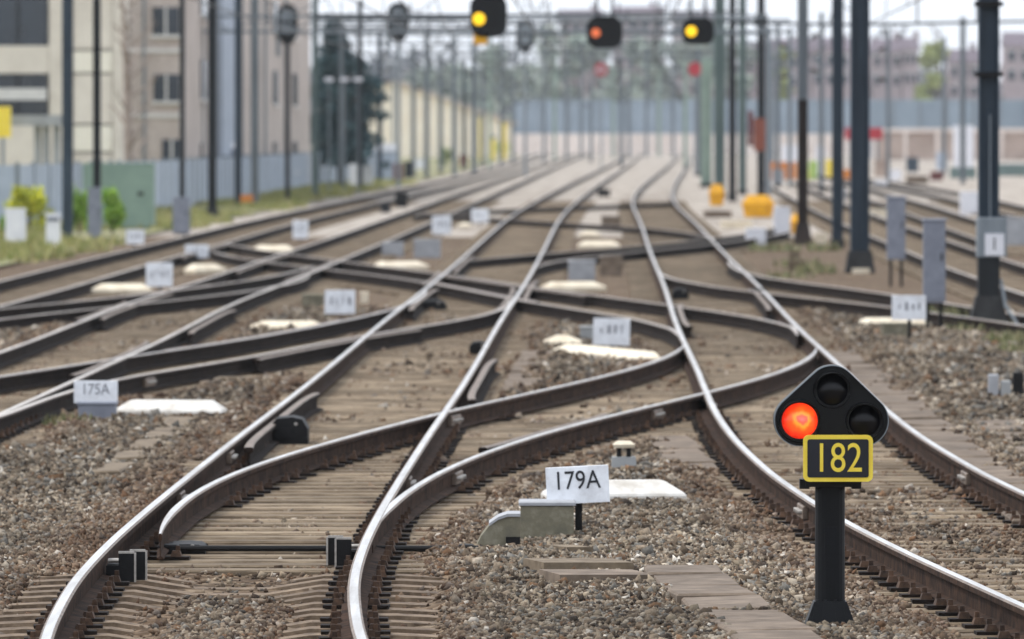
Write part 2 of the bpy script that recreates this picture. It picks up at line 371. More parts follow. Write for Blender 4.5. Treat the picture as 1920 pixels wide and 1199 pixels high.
# ---------------------------------------------------------------- the rails, plan survey in metres (x, distance)
RAILS = {
 'A1': [(-2.002,36.00), (-2.104,37.91), (-2.190,39.82), (-2.278,42.35), (-2.356,46.06), (-2.371,50.10), (-2.342,54.50), (-2.290,59.28), (-2.242,63.15), (-2.169,68.69), (-2.081,74.71), (-1.988,81.27), (-1.900,88.40), (-1.813,96.16), (-1.721,104.60), (-1.612,113.78), (-1.481,123.77), (-1.339,134.63), (-1.197,146.44), (-1.053,159.29), (-0.902,173.27), (-0.743,188.48), (-0.617,200.75), (-0.435,218.37), (-0.223,237.53), (0.040,258.38), (0.368,281.05), (0.764,305.72), (1.219,332.54), (1.728,361.73), (2.295,393.47), (2.929,428.00), (3.632,465.56), (4.407,506.42), (5.249,550.86), (6.158,599.20), (6.884,638.22), (7.914,694.23), (9.023,755.16), (10.221,821.43), (11.518,893.51), (12.926,971.93), (14.453,1057.22), (16.091,1150.00)],
 'A2': [(-0.495,36.00), (-0.597,37.91), (-0.684,39.82), (-0.773,42.35), (-0.851,46.06), (-0.866,50.10), (-0.837,54.50), (-0.785,59.28), (-0.737,63.15), (-0.664,68.69), (-0.576,74.71), (-0.483,81.27), (-0.395,88.40), (-0.308,96.16), (-0.216,104.60), (-0.107,113.78), (0.024,123.77), (0.166,134.63), (0.308,146.44), (0.452,159.29), (0.603,173.27), (0.762,188.48), (0.888,200.75), (1.070,218.37), (1.282,237.53), (1.545,258.38), (1.873,281.05), (2.269,305.72), (2.724,332.54), (3.233,361.73), (3.801,393.47), (4.434,428.00), (5.138,465.56), (5.912,506.42), (6.755,550.86), (7.663,599.20), (8.389,638.22), (9.419,694.23), (10.528,755.16), (11.726,821.43), (13.024,893.51), (14.431,971.93), (15.958,1057.22), (17.596,1150.00)],
 'C1': [(3.096,36.00), (2.984,37.70), (2.874,39.41), (2.717,41.86), (2.486,45.55), (2.247,49.56), (2.040,53.93), (1.891,58.68), (1.814,62.51), (1.761,68.02), (1.769,74.01), (1.827,80.53), (1.902,87.62), (1.969,95.34), (2.043,103.74), (2.142,112.87), (2.266,122.81), (2.399,133.63), (2.530,145.40), (2.662,158.20), (2.809,172.14), (2.981,187.30), (3.128,199.54), (3.338,217.11), (3.552,236.24), (3.765,257.04), (3.998,279.68), (4.301,304.32), (4.715,331.12), (5.253,360.28), (5.901,392.01), (6.647,426.54), (7.488,464.11), (8.424,504.98), (9.453,549.46), (10.568,597.85), (11.461,636.92), (12.725,693.02), (14.081,754.06), (15.542,820.47), (17.121,892.73), (18.834,971.36), (20.694,1056.91), (22.692,1150.00)],
 'C2': [(4.604,36.00), (4.492,37.70), (4.382,39.41), (4.225,41.86), (3.994,45.55), (3.755,49.56), (3.547,53.93), (3.396,58.68), (3.319,62.51), (3.266,68.02), (3.274,74.01), (3.333,80.53), (3.407,87.62), (3.475,95.34), (3.548,103.74), (3.647,112.87), (3.771,122.81), (3.904,133.63), (4.035,145.40), (4.167,158.20), (4.314,172.14), (4.486,187.30), (4.633,199.54), (4.843,217.11), (5.057,236.24), (5.270,257.04), (5.504,279.68), (5.806,304.32), (6.220,331.12), (6.758,360.28), (7.407,392.01), (8.152,426.54), (8.993,464.11), (9.929,504.98), (10.958,549.46), (12.074,597.85), (12.966,636.92), (14.230,693.02), (15.587,754.06), (17.047,820.47), (18.627,892.73), (20.339,971.36), (22.199,1056.91), (24.198,1150.00)],
 'B1': [(-5.973,70.00), (-5.977,69.72), (-5.981,69.44), (-5.944,72.17), (-5.874,77.45), (-5.809,83.11), (-5.741,89.18), (-5.662,95.70), (-5.612,100.90), (-5.572,108.27), (-5.533,116.18), (-5.442,124.67), (-5.286,133.79), (-5.111,143.56), (-4.949,154.05), (-4.789,165.31), (-4.606,177.39), (-4.406,190.36), (-4.204,204.27), (-4.000,219.20), (-3.782,235.22), (-3.545,252.41), (-3.359,266.12), (-3.103,285.57), (-2.835,306.44), (-2.547,328.83), (-2.231,352.86), (-1.888,378.65), (-1.517,406.32), (-1.118,436.02), (-0.692,467.88), (-0.238,502.07), (0.248,538.76), (0.770,578.14), (1.334,620.39), (1.948,665.73), (2.445,701.89), (3.162,753.19), (3.944,808.23), (4.793,867.30), (5.708,930.68), (6.683,998.70), (7.710,1071.68), (8.775,1150.00)],
 'B2': [(-4.468,70.00), (-4.472,69.72), (-4.476,69.44), (-4.439,72.17), (-4.369,77.45), (-4.304,83.11), (-4.236,89.18), (-4.157,95.70), (-4.107,100.90), (-4.067,108.27), (-4.028,116.18), (-3.937,124.67), (-3.781,133.79), (-3.606,143.56), (-3.444,154.05), (-3.284,165.31), (-3.101,177.39), (-2.901,190.36), (-2.699,204.27), (-2.495,219.20), (-2.277,235.22), (-2.040,252.41), (-1.853,266.12), (-1.598,285.57), (-1.330,306.44), (-1.041,328.83), (-0.726,352.86), (-0.383,378.65), (-0.012,406.32), (0.387,436.02), (0.813,467.88), (1.267,502.07), (1.753,538.76), (2.275,578.14), (2.839,620.39), (3.453,665.73), (3.950,701.89), (4.667,753.19), (5.449,808.23), (6.298,867.30), (7.213,930.68), (8.188,998.70), (9.215,1071.68), (10.281,1150.00)],
 'L1': [(-8.928,110.00), (-8.941,109.32), (-8.955,108.65), (-8.885,112.06), (-8.748,118.90), (-8.622,126.17), (-8.515,133.88), (-8.429,142.07), (-8.373,148.53), (-8.291,157.61), (-8.190,167.24), (-8.069,177.46), (-7.945,188.31), (-7.829,199.82), (-7.712,212.03), (-7.571,224.99), (-7.393,238.74), (-7.174,253.34), (-6.918,268.82), (-6.629,285.25), (-6.318,302.69), (-5.993,321.19), (-5.743,335.80), (-5.403,356.32), (-5.048,378.10), (-4.671,401.21), (-4.269,425.74), (-3.844,451.76), (-3.404,479.37), (-2.960,508.67), (-2.522,539.76), (-2.095,572.75), (-1.682,607.75), (-1.280,644.90), (-0.881,684.32), (-0.477,726.14), (-0.164,759.18), (0.276,805.58), (0.749,854.82), (1.263,907.07), (1.819,962.51), (2.416,1021.34), (3.051,1083.76), (3.712,1150.00)],
 'L2': [(-7.422,110.00), (-7.436,109.32), (-7.450,108.65), (-7.380,112.06), (-7.243,118.90), (-7.117,126.17), (-7.010,133.88), (-6.924,142.07), (-6.867,148.53), (-6.786,157.61), (-6.685,167.24), (-6.564,177.46), (-6.440,188.31), (-6.324,199.82), (-6.207,212.03), (-6.066,224.99), (-5.887,238.74), (-5.669,253.34), (-5.413,268.82), (-5.124,285.25), (-4.812,302.69), (-4.487,321.19), (-4.238,335.80), (-3.898,356.32), (-3.543,378.10), (-3.166,401.21), (-2.763,425.74), (-2.338,451.76), (-1.899,479.37), (-1.455,508.67), (-1.017,539.76), (-0.590,572.75), (-0.177,607.75), (0.225,644.90), (0.624,684.32), (1.028,726.14), (1.341,759.18), (1.781,805.58), (2.254,854.82), (2.768,907.07), (3.324,962.51), (3.921,1021.34), (4.556,1083.76), (5.217,1150.00)],
 'D1': [(-2.123,51.45), (-2.146,52.35), (-2.161,53.27), (-2.168,54.20), (-2.166,55.16), (-2.155,56.12), (-2.134,57.11), (-2.102,58.11), (-2.059,59.13), (-2.004,60.17), (-1.936,61.23), (-1.857,62.30), (-1.765,63.40), (-1.664,64.51), (-1.554,65.64), (-1.435,66.79), (-1.309,67.97), (-1.177,69.16), (-1.037,70.37), (-0.891,71.61), (-0.737,72.87), (-0.574,74.15), (-0.403,75.45), (-0.225,76.77), (-0.039,78.12), (0.151,79.49), (0.343,80.89), (0.537,82.31), (0.728,83.75), (0.915,85.22), (1.095,86.72), (1.266,88.24), (1.425,89.79), (1.570,91.37), (1.699,92.97), (1.811,94.60), (1.905,96.26), (1.979,97.95)],
 'D2': [(-0.846,51.79), (-0.840,52.70), (-0.827,53.62), (-0.807,54.55), (-0.780,55.50), (-0.746,56.47), (-0.705,57.45), (-0.656,58.45), (-0.599,59.47), (-0.534,60.51), (-0.459,61.56), (-0.375,62.64), (-0.282,63.73), (-0.178,64.84), (-0.063,65.97), (0.062,67.12), (0.198,68.29), (0.346,69.48), (0.505,70.69), (0.673,71.92), (0.851,73.17), (1.036,74.45), (1.227,75.75), (1.421,77.07), (1.618,78.41), (1.816,79.78), (2.014,81.17), (2.207,82.58), (2.395,84.02), (2.573,85.49), (2.740,86.98), (2.895,88.49), (3.036,90.03), (3.163,91.60), (3.274,93.20), (3.368,94.82), (3.445,96.48)],
 'E1': [(2.009,101.58), (1.998,105.14), (1.933,106.96), (1.685,110.71), (1.506,112.63), (1.070,116.57), (0.828,118.60), (0.341,122.75), (0.108,124.88), (-0.330,129.25), (-0.545,131.50), (-1.001,136.10), (-1.259,138.46), (-1.862,143.31), (-2.208,145.80), (-2.971,150.90), (-3.376,153.52), (-4.191,158.90), (-4.585,161.65), (-5.307,167.31), (-5.628,170.22), (-6.172,176.18)],
 'E2': [(3.436,102.67), (3.510,106.32), (3.472,108.19), (3.244,112.04), (2.846,116.02), (2.603,118.07), (2.064,122.26), (1.484,126.61), (1.187,128.84), (0.590,133.42), (-0.004,138.16), (-0.302,140.60), (-0.916,145.59), (-1.582,150.77), (-1.938,153.43), (-2.676,158.88), (-3.426,164.53), (-3.801,167.43), (-4.545,173.38), (-5.282,179.54), (-5.643,182.70), (-6.334,189.20)],
 'F1': [(-5.318,83.47), (-5.131,84.97), (-4.942,86.51), (-4.557,89.66), (-4.357,91.27), (-4.149,92.92), (-3.933,94.60), (-3.488,98.04), (-3.270,99.81), (-3.061,101.61), (-2.864,103.45), (-2.500,107.21), (-2.328,109.15), (-2.160,111.12), (-1.998,113.12), (-1.705,117.24), (-1.586,119.36), (-1.489,121.51), (-1.416,123.71), (-1.339,128.21), (-1.330,130.53), (-1.341,132.88)],
 'F2': [(-4.498,70.70), (-4.389,73.17), (-4.346,74.44), (-4.272,77.05), (-4.232,78.38), (-4.115,81.12), (-4.024,82.53), (-3.754,85.42), (-3.381,88.41), (-3.181,89.94), (-2.802,93.08), (-2.625,94.70), (-2.278,98.01), (-2.094,99.71), (-1.685,103.20), (-1.225,106.81), (-0.990,108.66), (-0.561,112.46), (-0.383,114.41), (-0.129,118.41), (-0.056,120.47), (-0.023,124.68)],
 'G1': [(-7.554,115.66), (-7.305,117.25), (-7.056,118.85), (-6.806,120.47), (-6.559,122.12), (-6.318,123.79), (-5.863,127.19), (-5.652,128.93), (-5.450,130.69), (-5.256,132.48), (-5.069,134.29), (-4.887,136.13), (-4.713,137.99), (-4.546,139.87), (-4.389,141.78), (-4.245,143.72), (-4.000,147.68), (-3.900,149.69), (-3.816,151.74), (-3.748,153.81), (-3.696,155.92), (-3.660,158.05)],
 'G2': [(-7.030,107.86), (-6.916,109.31), (-6.782,110.78), (-6.628,112.27), (-6.452,113.77), (-6.257,115.30), (-5.823,118.42), (-5.594,120.01), (-5.363,121.62), (-5.133,123.25), (-4.907,124.91), (-4.689,126.58), (-4.480,128.28), (-4.284,130.00), (-4.105,131.75), (-3.945,133.52), (-3.691,137.13), (-3.599,138.97), (-3.531,140.83), (-3.489,142.72), (-3.473,144.64), (-3.484,146.58)],
 'H1': [(6.629,106.07), (6.483,107.78), (6.329,109.51), (6.165,111.27), (5.992,113.05), (5.806,114.87), (5.395,118.59), (5.165,120.49), (4.919,122.42), (4.658,124.39), (4.384,126.39), (4.107,128.42), (3.834,130.48), (3.575,132.57), (3.338,134.70), (3.128,136.86), (2.801,141.29), (2.690,143.56), (2.618,145.87), (2.587,148.21), (2.600,150.59), (2.658,153.01)],
 'H2': [(6.995,111.95), (6.848,113.83), (6.702,115.74), (6.557,117.68), (6.413,119.66), (6.269,121.66), (5.972,125.78), (5.811,127.89), (5.636,130.03), (5.444,132.21), (5.233,134.43), (5.007,136.69), (4.777,138.98), (4.558,141.31), (4.370,143.68), (4.224,146.09), (4.062,151.03), (4.036,153.56), (4.037,156.14), (4.062,158.76), (4.110,161.42), (4.179,164.13)],
 'J1': [(-1.082,162.74), (-0.757,165.16), (-0.393,167.62), (0.009,170.11), (0.443,172.65), (0.900,175.22), (1.849,180.48), (2.320,183.16), (2.775,185.89), (3.209,188.66), (3.621,191.47), (4.009,194.32), (4.378,197.21), (4.730,200.15), (5.067,203.13), (5.393,206.15), (6.015,212.34), (6.313,215.50), (6.604,218.71), (6.886,221.97), (7.161,225.27), (7.428,228.63)],
 'J2': [(0.456,156.12), (0.546,158.25), (0.673,160.42), (0.838,162.61), (1.041,164.84), (1.281,167.09), (1.865,171.69), (2.198,174.04), (2.550,176.42), (2.915,178.84), (3.284,181.28), (3.652,183.76), (4.013,186.28), (4.363,188.82), (4.700,191.41), (5.023,194.02), (5.629,199.37), (5.913,202.09), (6.186,204.86), (6.447,207.66), (6.695,210.50), (6.931,213.38)],
 'K1': [(4.694,197.98), (4.692,200.56), (4.659,203.18), (4.592,205.83), (4.490,208.51), (4.351,211.23), (3.947,216.78), (3.676,219.61), (3.357,222.47), (2.990,225.38), (2.577,228.32), (2.125,231.30), (1.644,234.31), (1.146,237.37), (0.644,240.47), (0.152,243.60), (-0.775,250.00), (-1.207,253.26), (-1.621,256.57), (-2.021,259.91), (-2.408,263.30), (-2.784,266.74)],
 'K2': [(-2.942,256.07), (-2.847,258.11), (-2.716,260.16), (-2.549,262.23), (-2.345,264.32), (-2.104,266.42), (-1.514,270.68), (-1.166,272.84), (-0.786,275.01), (-0.376,277.20), (0.061,279.40), (0.520,281.63), (0.998,283.87), (1.490,286.13), (1.992,288.41), (2.501,290.70), (3.520,295.35), (4.024,297.70), (4.520,300.07), (5.007,302.46), (5.485,304.86), (5.951,307.29)],
 'N1': [(9.219,120.76), (9.253,128.97), (9.282,136.62), (9.344,145.91), (9.416,154.56), (9.531,165.08), (9.667,174.86), (9.845,186.76), (10.026,199.46), (10.190,211.28), (10.401,225.66), (10.614,239.03), (10.890,255.29), (11.158,270.43), (11.498,288.82), (11.874,308.47), (12.235,326.75), (12.680,348.98), (13.094,369.67), (13.603,394.82), (14.117,418.22), (14.735,446.67)],
 'N2': [(7.714,120.76), (7.748,128.97), (7.777,136.62), (7.839,145.91), (7.911,154.56), (8.026,165.08), (8.162,174.86), (8.339,186.76), (8.521,199.46), (8.685,211.28), (8.896,225.66), (9.109,239.03), (9.385,255.29), (9.653,270.43), (9.993,288.82), (10.369,308.47), (10.730,326.75), (11.175,348.98), (11.589,369.67), (12.098,394.82), (12.612,418.22), (13.229,446.67)],
 'O1': [(16.533,254.37), (16.736,263.33), (16.948,272.61), (17.172,282.21), (17.406,292.15), (17.650,302.44), (17.898,313.09), (18.148,324.12), (18.392,335.53), (18.624,347.35), (18.841,359.58), (19.037,372.25), (19.210,385.36), (19.361,398.93), (19.488,412.99), (19.593,427.53), (19.675,442.59), (19.735,458.18), (19.771,474.32), (19.784,491.02), (19.771,508.32), (19.731,526.22)],
 'O2': [(12.003,184.65), (12.146,191.03), (12.362,201.02), (12.508,207.97), (12.733,218.84), (12.890,226.40), (13.143,238.24), (13.325,246.47), (13.622,259.36), (13.833,268.32), (14.153,282.35), (14.361,292.11), (14.661,307.38), (14.860,318.00), (15.178,334.63), (15.408,346.19), (15.770,364.30), (16.007,376.88), (16.327,396.59), (16.502,410.30), (16.686,431.75), (16.749,446.67)],
 'O1b': [(15.028,254.37), (15.231,263.33), (15.443,272.61), (15.667,282.21), (15.901,292.15), (16.145,302.44), (16.393,313.09), (16.643,324.12), (16.887,335.53), (17.119,347.35), (17.336,359.58), (17.532,372.25), (17.705,385.36), (17.856,398.93), (17.983,412.99), (18.088,427.53), (18.170,442.59), (18.230,458.18), (18.266,474.32), (18.279,491.02), (18.266,508.32), (18.226,526.22)],
 'O2b': [(10.498,184.65), (10.641,191.03), (10.857,201.02), (11.003,207.97), (11.228,218.84), (11.385,226.40), (11.638,238.24), (11.820,246.47), (12.117,259.36), (12.328,268.32), (12.648,282.35), (12.856,292.11), (13.156,307.38), (13.355,318.00), (13.673,334.63), (13.903,346.19), (14.265,364.30), (14.502,376.88), (14.822,396.59), (14.997,410.30), (15.181,431.75), (15.244,446.67)],
}

def dense(pts, sub=5):
    p = np.array(pts)
    q = np.vstack([2*p[0]-p[1], p, 2*p[-1]-p[-2]])
    out = []
    for i in range(1, len(q)-2):
        a, b, c, d = q[i-1], q[i], q[i+1], q[i+2]
        n = sub if b[1] < 220 else 2
        for k in range(n):
            t = k / n
            out.append(0.5*((2*b) + (c-a)*t + (2*a-5*b+4*c-d)*t*t + (3*b-a-3*c+d)*t**3))
    out.append(p[-1])
    return np.array(out)
LINE = {k: dense(v) for k, v in RAILS.items()}
def rx(k, y):
    L = LINE[k]
    if y < L[0,1] or y > L[-1,1]: return None
    return float(np.interp(y, L[:,1], L[:,0]))
def rslope(k, y):
    L = LINE[k]
    a = np.interp(y-0.6, L[:,1], L[:,0]); b = np.interp(y+0.6, L[:,1], L[:,0])
    return float((b-a)/1.2)

PROFILE = [(-.023,0),(.023,0),(.035,-.009),(.035,-.038),(.010,-.052),(.009,-.135),(.070,-.149),(.070,-.159),(-.070,-.159),(-.070,-.149),(-.009,-.135),(-.010,-.052),(-.035,-.038),(-.035,-.009)]
def rail_part(key, parent, top, side, dz, taper0=False, taper1=False):
    L = LINE[key]; n = len(PROFILE)
    d = np.gradient(L, axis=0); d /= np.linalg.norm(d, axis=1)[:, None]
    mb = MB(); vs_ = []
    s0 = L[0,1]; s1 = L[-1,1]
    for (x, y), (tx, ty) in zip(L, d):
        k = 1.0
        if taper0: k = min(k, 0.28 + 0.72*min(1, (y-s0)/3.5))
        if taper1: k = min(k, 0.28 + 0.72*min(1, (s1-y)/5.0))
        for (u, z) in PROFILE:
            vs_.append((x + ty*u*k, y - tx*u*k, z + dz))
    for i in range(len(L)-1):
        for j in range(n):
            jj = (j+1) % n
            mb.f.append((i*n+j, i*n+jj, (i+1)*n+jj, (i+1)*n+j)); mb.m.append(0 if j == 0 else (2 if j in (1, 13) else 1))
    mb.f.append(tuple(range(n))); mb.m.append(1)
    mb.f.append(tuple((len(L)-1)*n + k for k in range(n-1, -1, -1))); mb.m.append(1)
    mb.v = vs_
    return mb.build('rail', [top, side, M['head_edge']], parent, world=True)

TRACKS = {
 'A': ('A1', 'A2', 'railway_track', 'centre railway track whose bright rails bend into the foreground', 'steel_top', 0.0, False, False),
 'C': ('C1', 'C2', 'railway_track', 'right-hand railway track passing behind the red dwarf signal', 'steel_top', 0.0, False, False),
 'B': ('B1', 'B2', 'railway_track', 'second railway track from the left, crossing the white cover boards', 'steel_dull', -0.002, False, False),
 'L': ('L1', 'L2', 'railway_track', 'leftmost railway track beside the grass verge and grey fence', 'steel_dull', -0.001, False, False),
 'D': ('D1', 'D2', 'crossover_track', 'crossover rails sweeping from the centre track to the right-hand track', 'steel_top', -0.003, True, True),
 'E': ('E1', 'E2', 'crossover_track', 'crossover rails running back and left from the right-hand track', 'steel_dull', -0.005, True, False),
 'F': ('F1', 'F2', 'crossover_track', 'crossover rails from the lower left edge into the centre track', 'steel_dull', -0.004, False, True),
 'G': ('G1', 'G2', 'crossover_track', 'flat crossover rails between the two tracks on the left', 'steel_dull', -0.006, False, True),
 'H': ('H1', 'H2', 'siding_track', 'dark siding rails leaving the right-hand track towards the numbered mast', 'steel_dull', -0.004, False, True),
 'J': ('J1', 'J2', 'crossover_track', 'distant crossover rails slanting across towards the yellow bin', 'steel_dull', -0.006, True, False),
 'N': ('N1', 'N2', 'siding_track', 'siding track behind the two slim grey cabinets', 'steel_dull', -0.002, False, False),
 'O': ('O1b', 'O1', 'siding_track', 'farthest siding track below the pinkish wall on the right', 'steel_dull', -0.002, False, False),
 'Q': ('O2b', 'O2', 'siding_track', 'middle siding track running behind the tall numbered mast', 'steel_dull', -0.003, False, False),
 'K': ('K1', 'K2', 'crossover_track', 'farthest crossover rails lying almost level across the tracks', 'steel_dull', -0.007, False, False),
}
PRIORITY = 'ACBLNQOHDFEGJK'
TRK = {}
for key, (r1, r2, nm, lab, top, dz, t0, t1) in TRACKS.items():
    p = LINE[r1][0]
    e = empty(nm, (p[0], p[1], -0.178), lab, 'railway track')
    TRK[key] = e
    for rk in (r1, r2):
        bright = top
        if rk in ('F1',): bright = 'steel_top'
        rail_part(rk, e, M[bright], M['rust'] if key in 'ACD' else M['rust_dark'], dz, t0, t1)

# ---- short check rails lying beside the running rails at the crossings
def check_rail(key, off, y0, y1, parent):
    ys = np.linspace(y0, y1, 24); LINE['_c'] = np.stack([np.interp(ys, LINE[key][:,1], LINE[key][:,0])+off+0.05*(np.abs(np.linspace(-1, 1, 24))**6)*np.sign(off), ys], 1)
    o = rail_part('_c', parent, M['head_edge'], M['rust_dark'], -0.014); o.name = 'check_rail'; LINE.pop('_c')
for (k_, of_, a_, b_, t_) in (('B1', -.12, 112, 124, 'B'), ('B2', .12, 104, 118, 'B'), ('E1', .13, 124, 140, 'E'), ('E2', -.13, 128, 146, 'E'), ('F1', -.13, 96, 112, 'F'), ('F2', .13, 92, 106, 'F'), ('G1', -.12, 124, 138, 'G'), ('B1', .12, 150, 172, 'B'), ('B2', -.12, 142, 164, 'B'), ('A1', -.12, 138, 152, 'A'), ('A2', .12, 126, 142, 'A'), ('C1', .12, 108, 122, 'C'), ('C2', -.12, 118, 134, 'C'), ('L2', .12, 168, 190, 'L'), ('A1', .12, 150, 170, 'A')):
    check_rail(k_, of_, a_, b_, TRK[t_])
check_rail('A2', .118, 78, 92, TRK['A']); check_rail('A1', .118, 66, 80, TRK['A']); check_rail('D2', -.118, 66, 74, TRK['D'])
check_rail('A1', .118, 118, 134, TRK['A']); check_rail('B2', -.118, 86, 100, TRK['B']); check_rail('A2', -.118, 118, 135, TRK['A']); check_rail('B1', .118, 112, 130, TRK['B'])

# ---- bolted fishplates at rail joints
def fishplate(key, side, y, parent, L=.6):
    x = rx(key, y); a = math.atan(rslope(key, y)); o = MB(); o.bevbox(.012*side if side > 0 else -.045, .045 if side > 0 else -.012, -L/2, L/2, -.13, -.045, .008, 0)
    p = o.build('fishplate', M['head_edge'], parent, Vector((x, y, 0))-parent.location, -a)
    for k in (-.2, -.07, .07, .2):
        MB().tube([(.045*side, k, -.088), (.075*side, k, -.088)], .016, 7).build('bolt', M['worn_edge'], p)
for (k, sd_, y, t) in (('A1', 1, 66.0, 'A'), ('A1', 1, 58.5, 'A'), ('A2', 1, 61.0, 'A'), ('A2', 1, 76.5, 'A'), ('D1', 1, 74.5, 'D'), ('D2', 1, 76.0, 'D'), ('C1', 1, 78.5, 'C'), ('C1', -1, 56.5, 'C'), ('A2', -1, 84.0, 'A'), ('F2', 1, 86.0, 'F'), ('C2', -1, 62.0, 'C'), ('D2', 1, 62.0, 'D')):
    fishplate(k, sd_, y, TRK[t])

# ---- sleepers: rows every 0.6 m, rows of tracks that meet share one long bearer
SL_TOP = -0.178
def timber_mesh(L, cache={}):
    k = round(L, 1)
    if k not in cache:
        mb = MB(); h = k/2; b = .012
        mb.bevbox(-h, h, -.13, .13, -.15, 0, b)
        cache[k] = mb.mesh('timber_bearer', M['timber'])
    return cache[k]
def concrete_mesh(cache=[]):
    if not cache:
        mb = MB(); xs = [-1.27,-1.22,-.98,-.52,-.2,.2,.52,.98,1.22,1.27]; zt = [-.05,-.012,0,0,-.05,-.05,0,0,-.012,-.05]
        vs_ = []
        for x, z in zip(xs, zt): vs_ += [(x,-.15,-.2),(x,-.115,z),(x,.115,z),(x,.15,-.2)]
        fs = []
        for i in range(len(xs)-1):
            for a in range(3): fs.append((i*4+a, (i+1)*4+a, (i+1)*4+a+1, i*4+a+1))
        fs += [(0,1,2,3), (39,38,37,36)]
        mb.add(vs_, fs); cache.append(mb.mesh('concrete_sleeper', M['concrete_sleeper']))
    return cache[0]
def baseplate_mesh(cache=[]):
    if not cache:
        mb = MB()
        mb.box(-.18,.18,-.075,.075,0,.017)
        for sx in (-1, 1):
            mb.frustum((sx*.098, 0), .034,.05,.022,.04,.017,.052)
            mb.frustum((sx*.108, 0), .014,.014,.012,.012,.052,.082)
        mb.m = [0]*6 + [1]*(len(mb.f)-6)
        cache.append(mb.mesh('baseplate', [M['clip'], M['clip_rust']]))
    return cache[0]
ROWS = {}
FAR = {k: MB() for k in TRACKS}
row_y = np.arange(36.3, 336, 0.6)
n_single = 0
for y in row_y:
    y = float(y)
    iv = []
    for key in PRIORITY:
        a, b = TRACKS[key][:2]
        x0, x1 = rx(a, y), rx(b, y)
        if x0 is None or x1 is None: continue
        if x0 > x1: x0, x1 = x1, x0
        if abs((x0+x1)/2) > 0.06*y + 2.5: continue
        over = 0.52 if x1-x0 > 1.2 else 0.6
        iv.append([x0-over, x1+over, [key], [x0, x1]])
    iv.sort(key=lambda q: q[0])
    mg = []
    for q in iv:
        if mg and q[0] < mg[-1][1] + 0.06 and max(q[1], mg[-1][1]) - mg[-1][0] < 7.4:
            mg[-1][1] = max(mg[-1][1], q[1]); mg[-1][2] += q[2]; mg[-1][3] += q[3]
        else:
            if mg and q[0] < mg[-1][1] + 0.06: q[0] = mg[-1][1] + 0.06
            mg.append(q)
    ROWS[round(y, 1)] = mg
    for x0, x1, keys, rails in mg:
        own = min(keys, key=PRIORITY.index)
        sl = rslope(TRACKS[own][0], y)
        rz = -math.atan(sl) + random.uniform(-.006, .006)
        cx = (x0+x1)/2; Lg = x1-x0
        yy = y + random.uniform(-.03, .03) + (cx - rails[0])*0
        e = TRK[own]
        if y < 100:
            single = own in 'AC' and y < 50.3 and len(keys) == 1 and Lg < 2.75
            me = concrete_mesh() if single and own == 'A' else timber_mesh(Lg + random.choice((-.1, 0, 0, .1)))
            zt = SL_TOP + random.uniform(-.006, 0)
            s = put('sleeper', me, e, Vector((cx, yy, zt)) - e.location, rz)
            n_single += 1
            if y < 78:
                done = []
                for xr in rails:
                    if any(abs(xr-d) < .22 for d in done): continue
                    done.append(xr)
                    if random.random() < .05: continue
                    dx = xr - cx
                    put('baseplate', baseplate_mesh(), s, (random.uniform(-.008, .008) + dx/math.cos(rz) if abs(rz) < .2 else dx, dx*math.sin(-rz)*0, SL_TOP - zt + random.uniform(-.004, .003)), random.uniform(-.06, .06))
        else:
            h = Lg/2; c, s_ = math.cos(rz), math.sin(rz); zt = SL_TOP - .001*(hash(round(y*10)) % 5)
            q = [(-h,-.13),(h,-.13),(h,.13),(-h,.13)]
            w = [(cx+u*c-v*s_, yy+u*s_+v*c) for u, v in q]
            FAR[own].add([(*p, zt) for p in w] + [(*w[0], zt-.12), (*w[1], zt-.12)], [(0,1,2,3),(4,5,1,0)])
for k, mb in FAR.items():
    if mb.v: tag(mb.build('sleepers', M['timber'], TRK[k], world=True), kind='stuff')
print('single sleepers', n_single)

# ---------------------------------------------------------------- ballast bed
def smooth_noise(shape, cells, seed):
    r = np.random.default_rng(seed); g = r.random((cells[0]+2, cells[1]+2))
    yi = np.linspace(0, cells[0], shape[0]); xi = np.linspace(0, cells[1], shape[1])
    y0 = yi.astype(int); x0 = xi.astype(int); fy = (yi-y0)[:, None]; fx = (xi-x0)[None, :]
    fy = fy*fy*(3-2*fy); fx = fx*fx*(3-2*fx)
    return g[y0][:, x0]*(1-fy)*(1-fx)+g[y0+1][:, x0]*fy*(1-fx)+g[y0][:, x0+1]*(1-fy)*fx+g[y0+1][:, x0+1]*fy*fx
GX = np.arange(-12.0, 12.01, 0.12); GY = np.concatenate([np.arange(36.0, 70, 0.12), np.arange(70.0, 130.1, 0.25)])
HB = np.zeros((len(GY), len(GX))); ZONE = np.zeros_like(HB)
N1 = smooth_noise(HB.shape, (240, 90), 1); N2 = smooth_noise(HB.shape, (60, 30), 2)
for i, y in enumerate(GY):
    k = round(36.3 + 0.6*round((y-36.3)/0.6), 1)
    mg = ROWS.get(k) or ROWS[36.3]
    h = np.full(len(GX), -0.166)
    for x0, x1, keys, rails in mg:
        covl = 0.18; covr = 0.12
        if y < 64 and 'A' in keys: covl = 0.34; covr = 0.2
        if y < 50 and 'A' in keys: covl = 0.05; covr = 0.1
        z = (GX > x0+covl) & (GX < x1-covr)
        lvl = -0.222 if y > 50 else -0.236
        if keys == ['C'] and y < 62: lvl = -0.192
        h[z] = lvl; ZONE[i, z] = 1
        if 'A' in keys and y < 46.8:
            c = (rails[0]+rails[1])/2
            w = np.clip(1 - np.abs(GX-c)/0.46, 0, 1)
            m_ = z & (w > 0)
            h[m_] = -0.225 + 0.07*np.minimum(1, w[m_]*1.6)
            ZONE[i, m_ & (w > .35)] = 0
        for r in rails:                       # keep the rail foot clear
            q = np.abs(GX-r) < 0.16
            h[q] = np.minimum(h[q], -0.205)
    HB[i] = h
ker = np.array([1, 2, 1.])/4
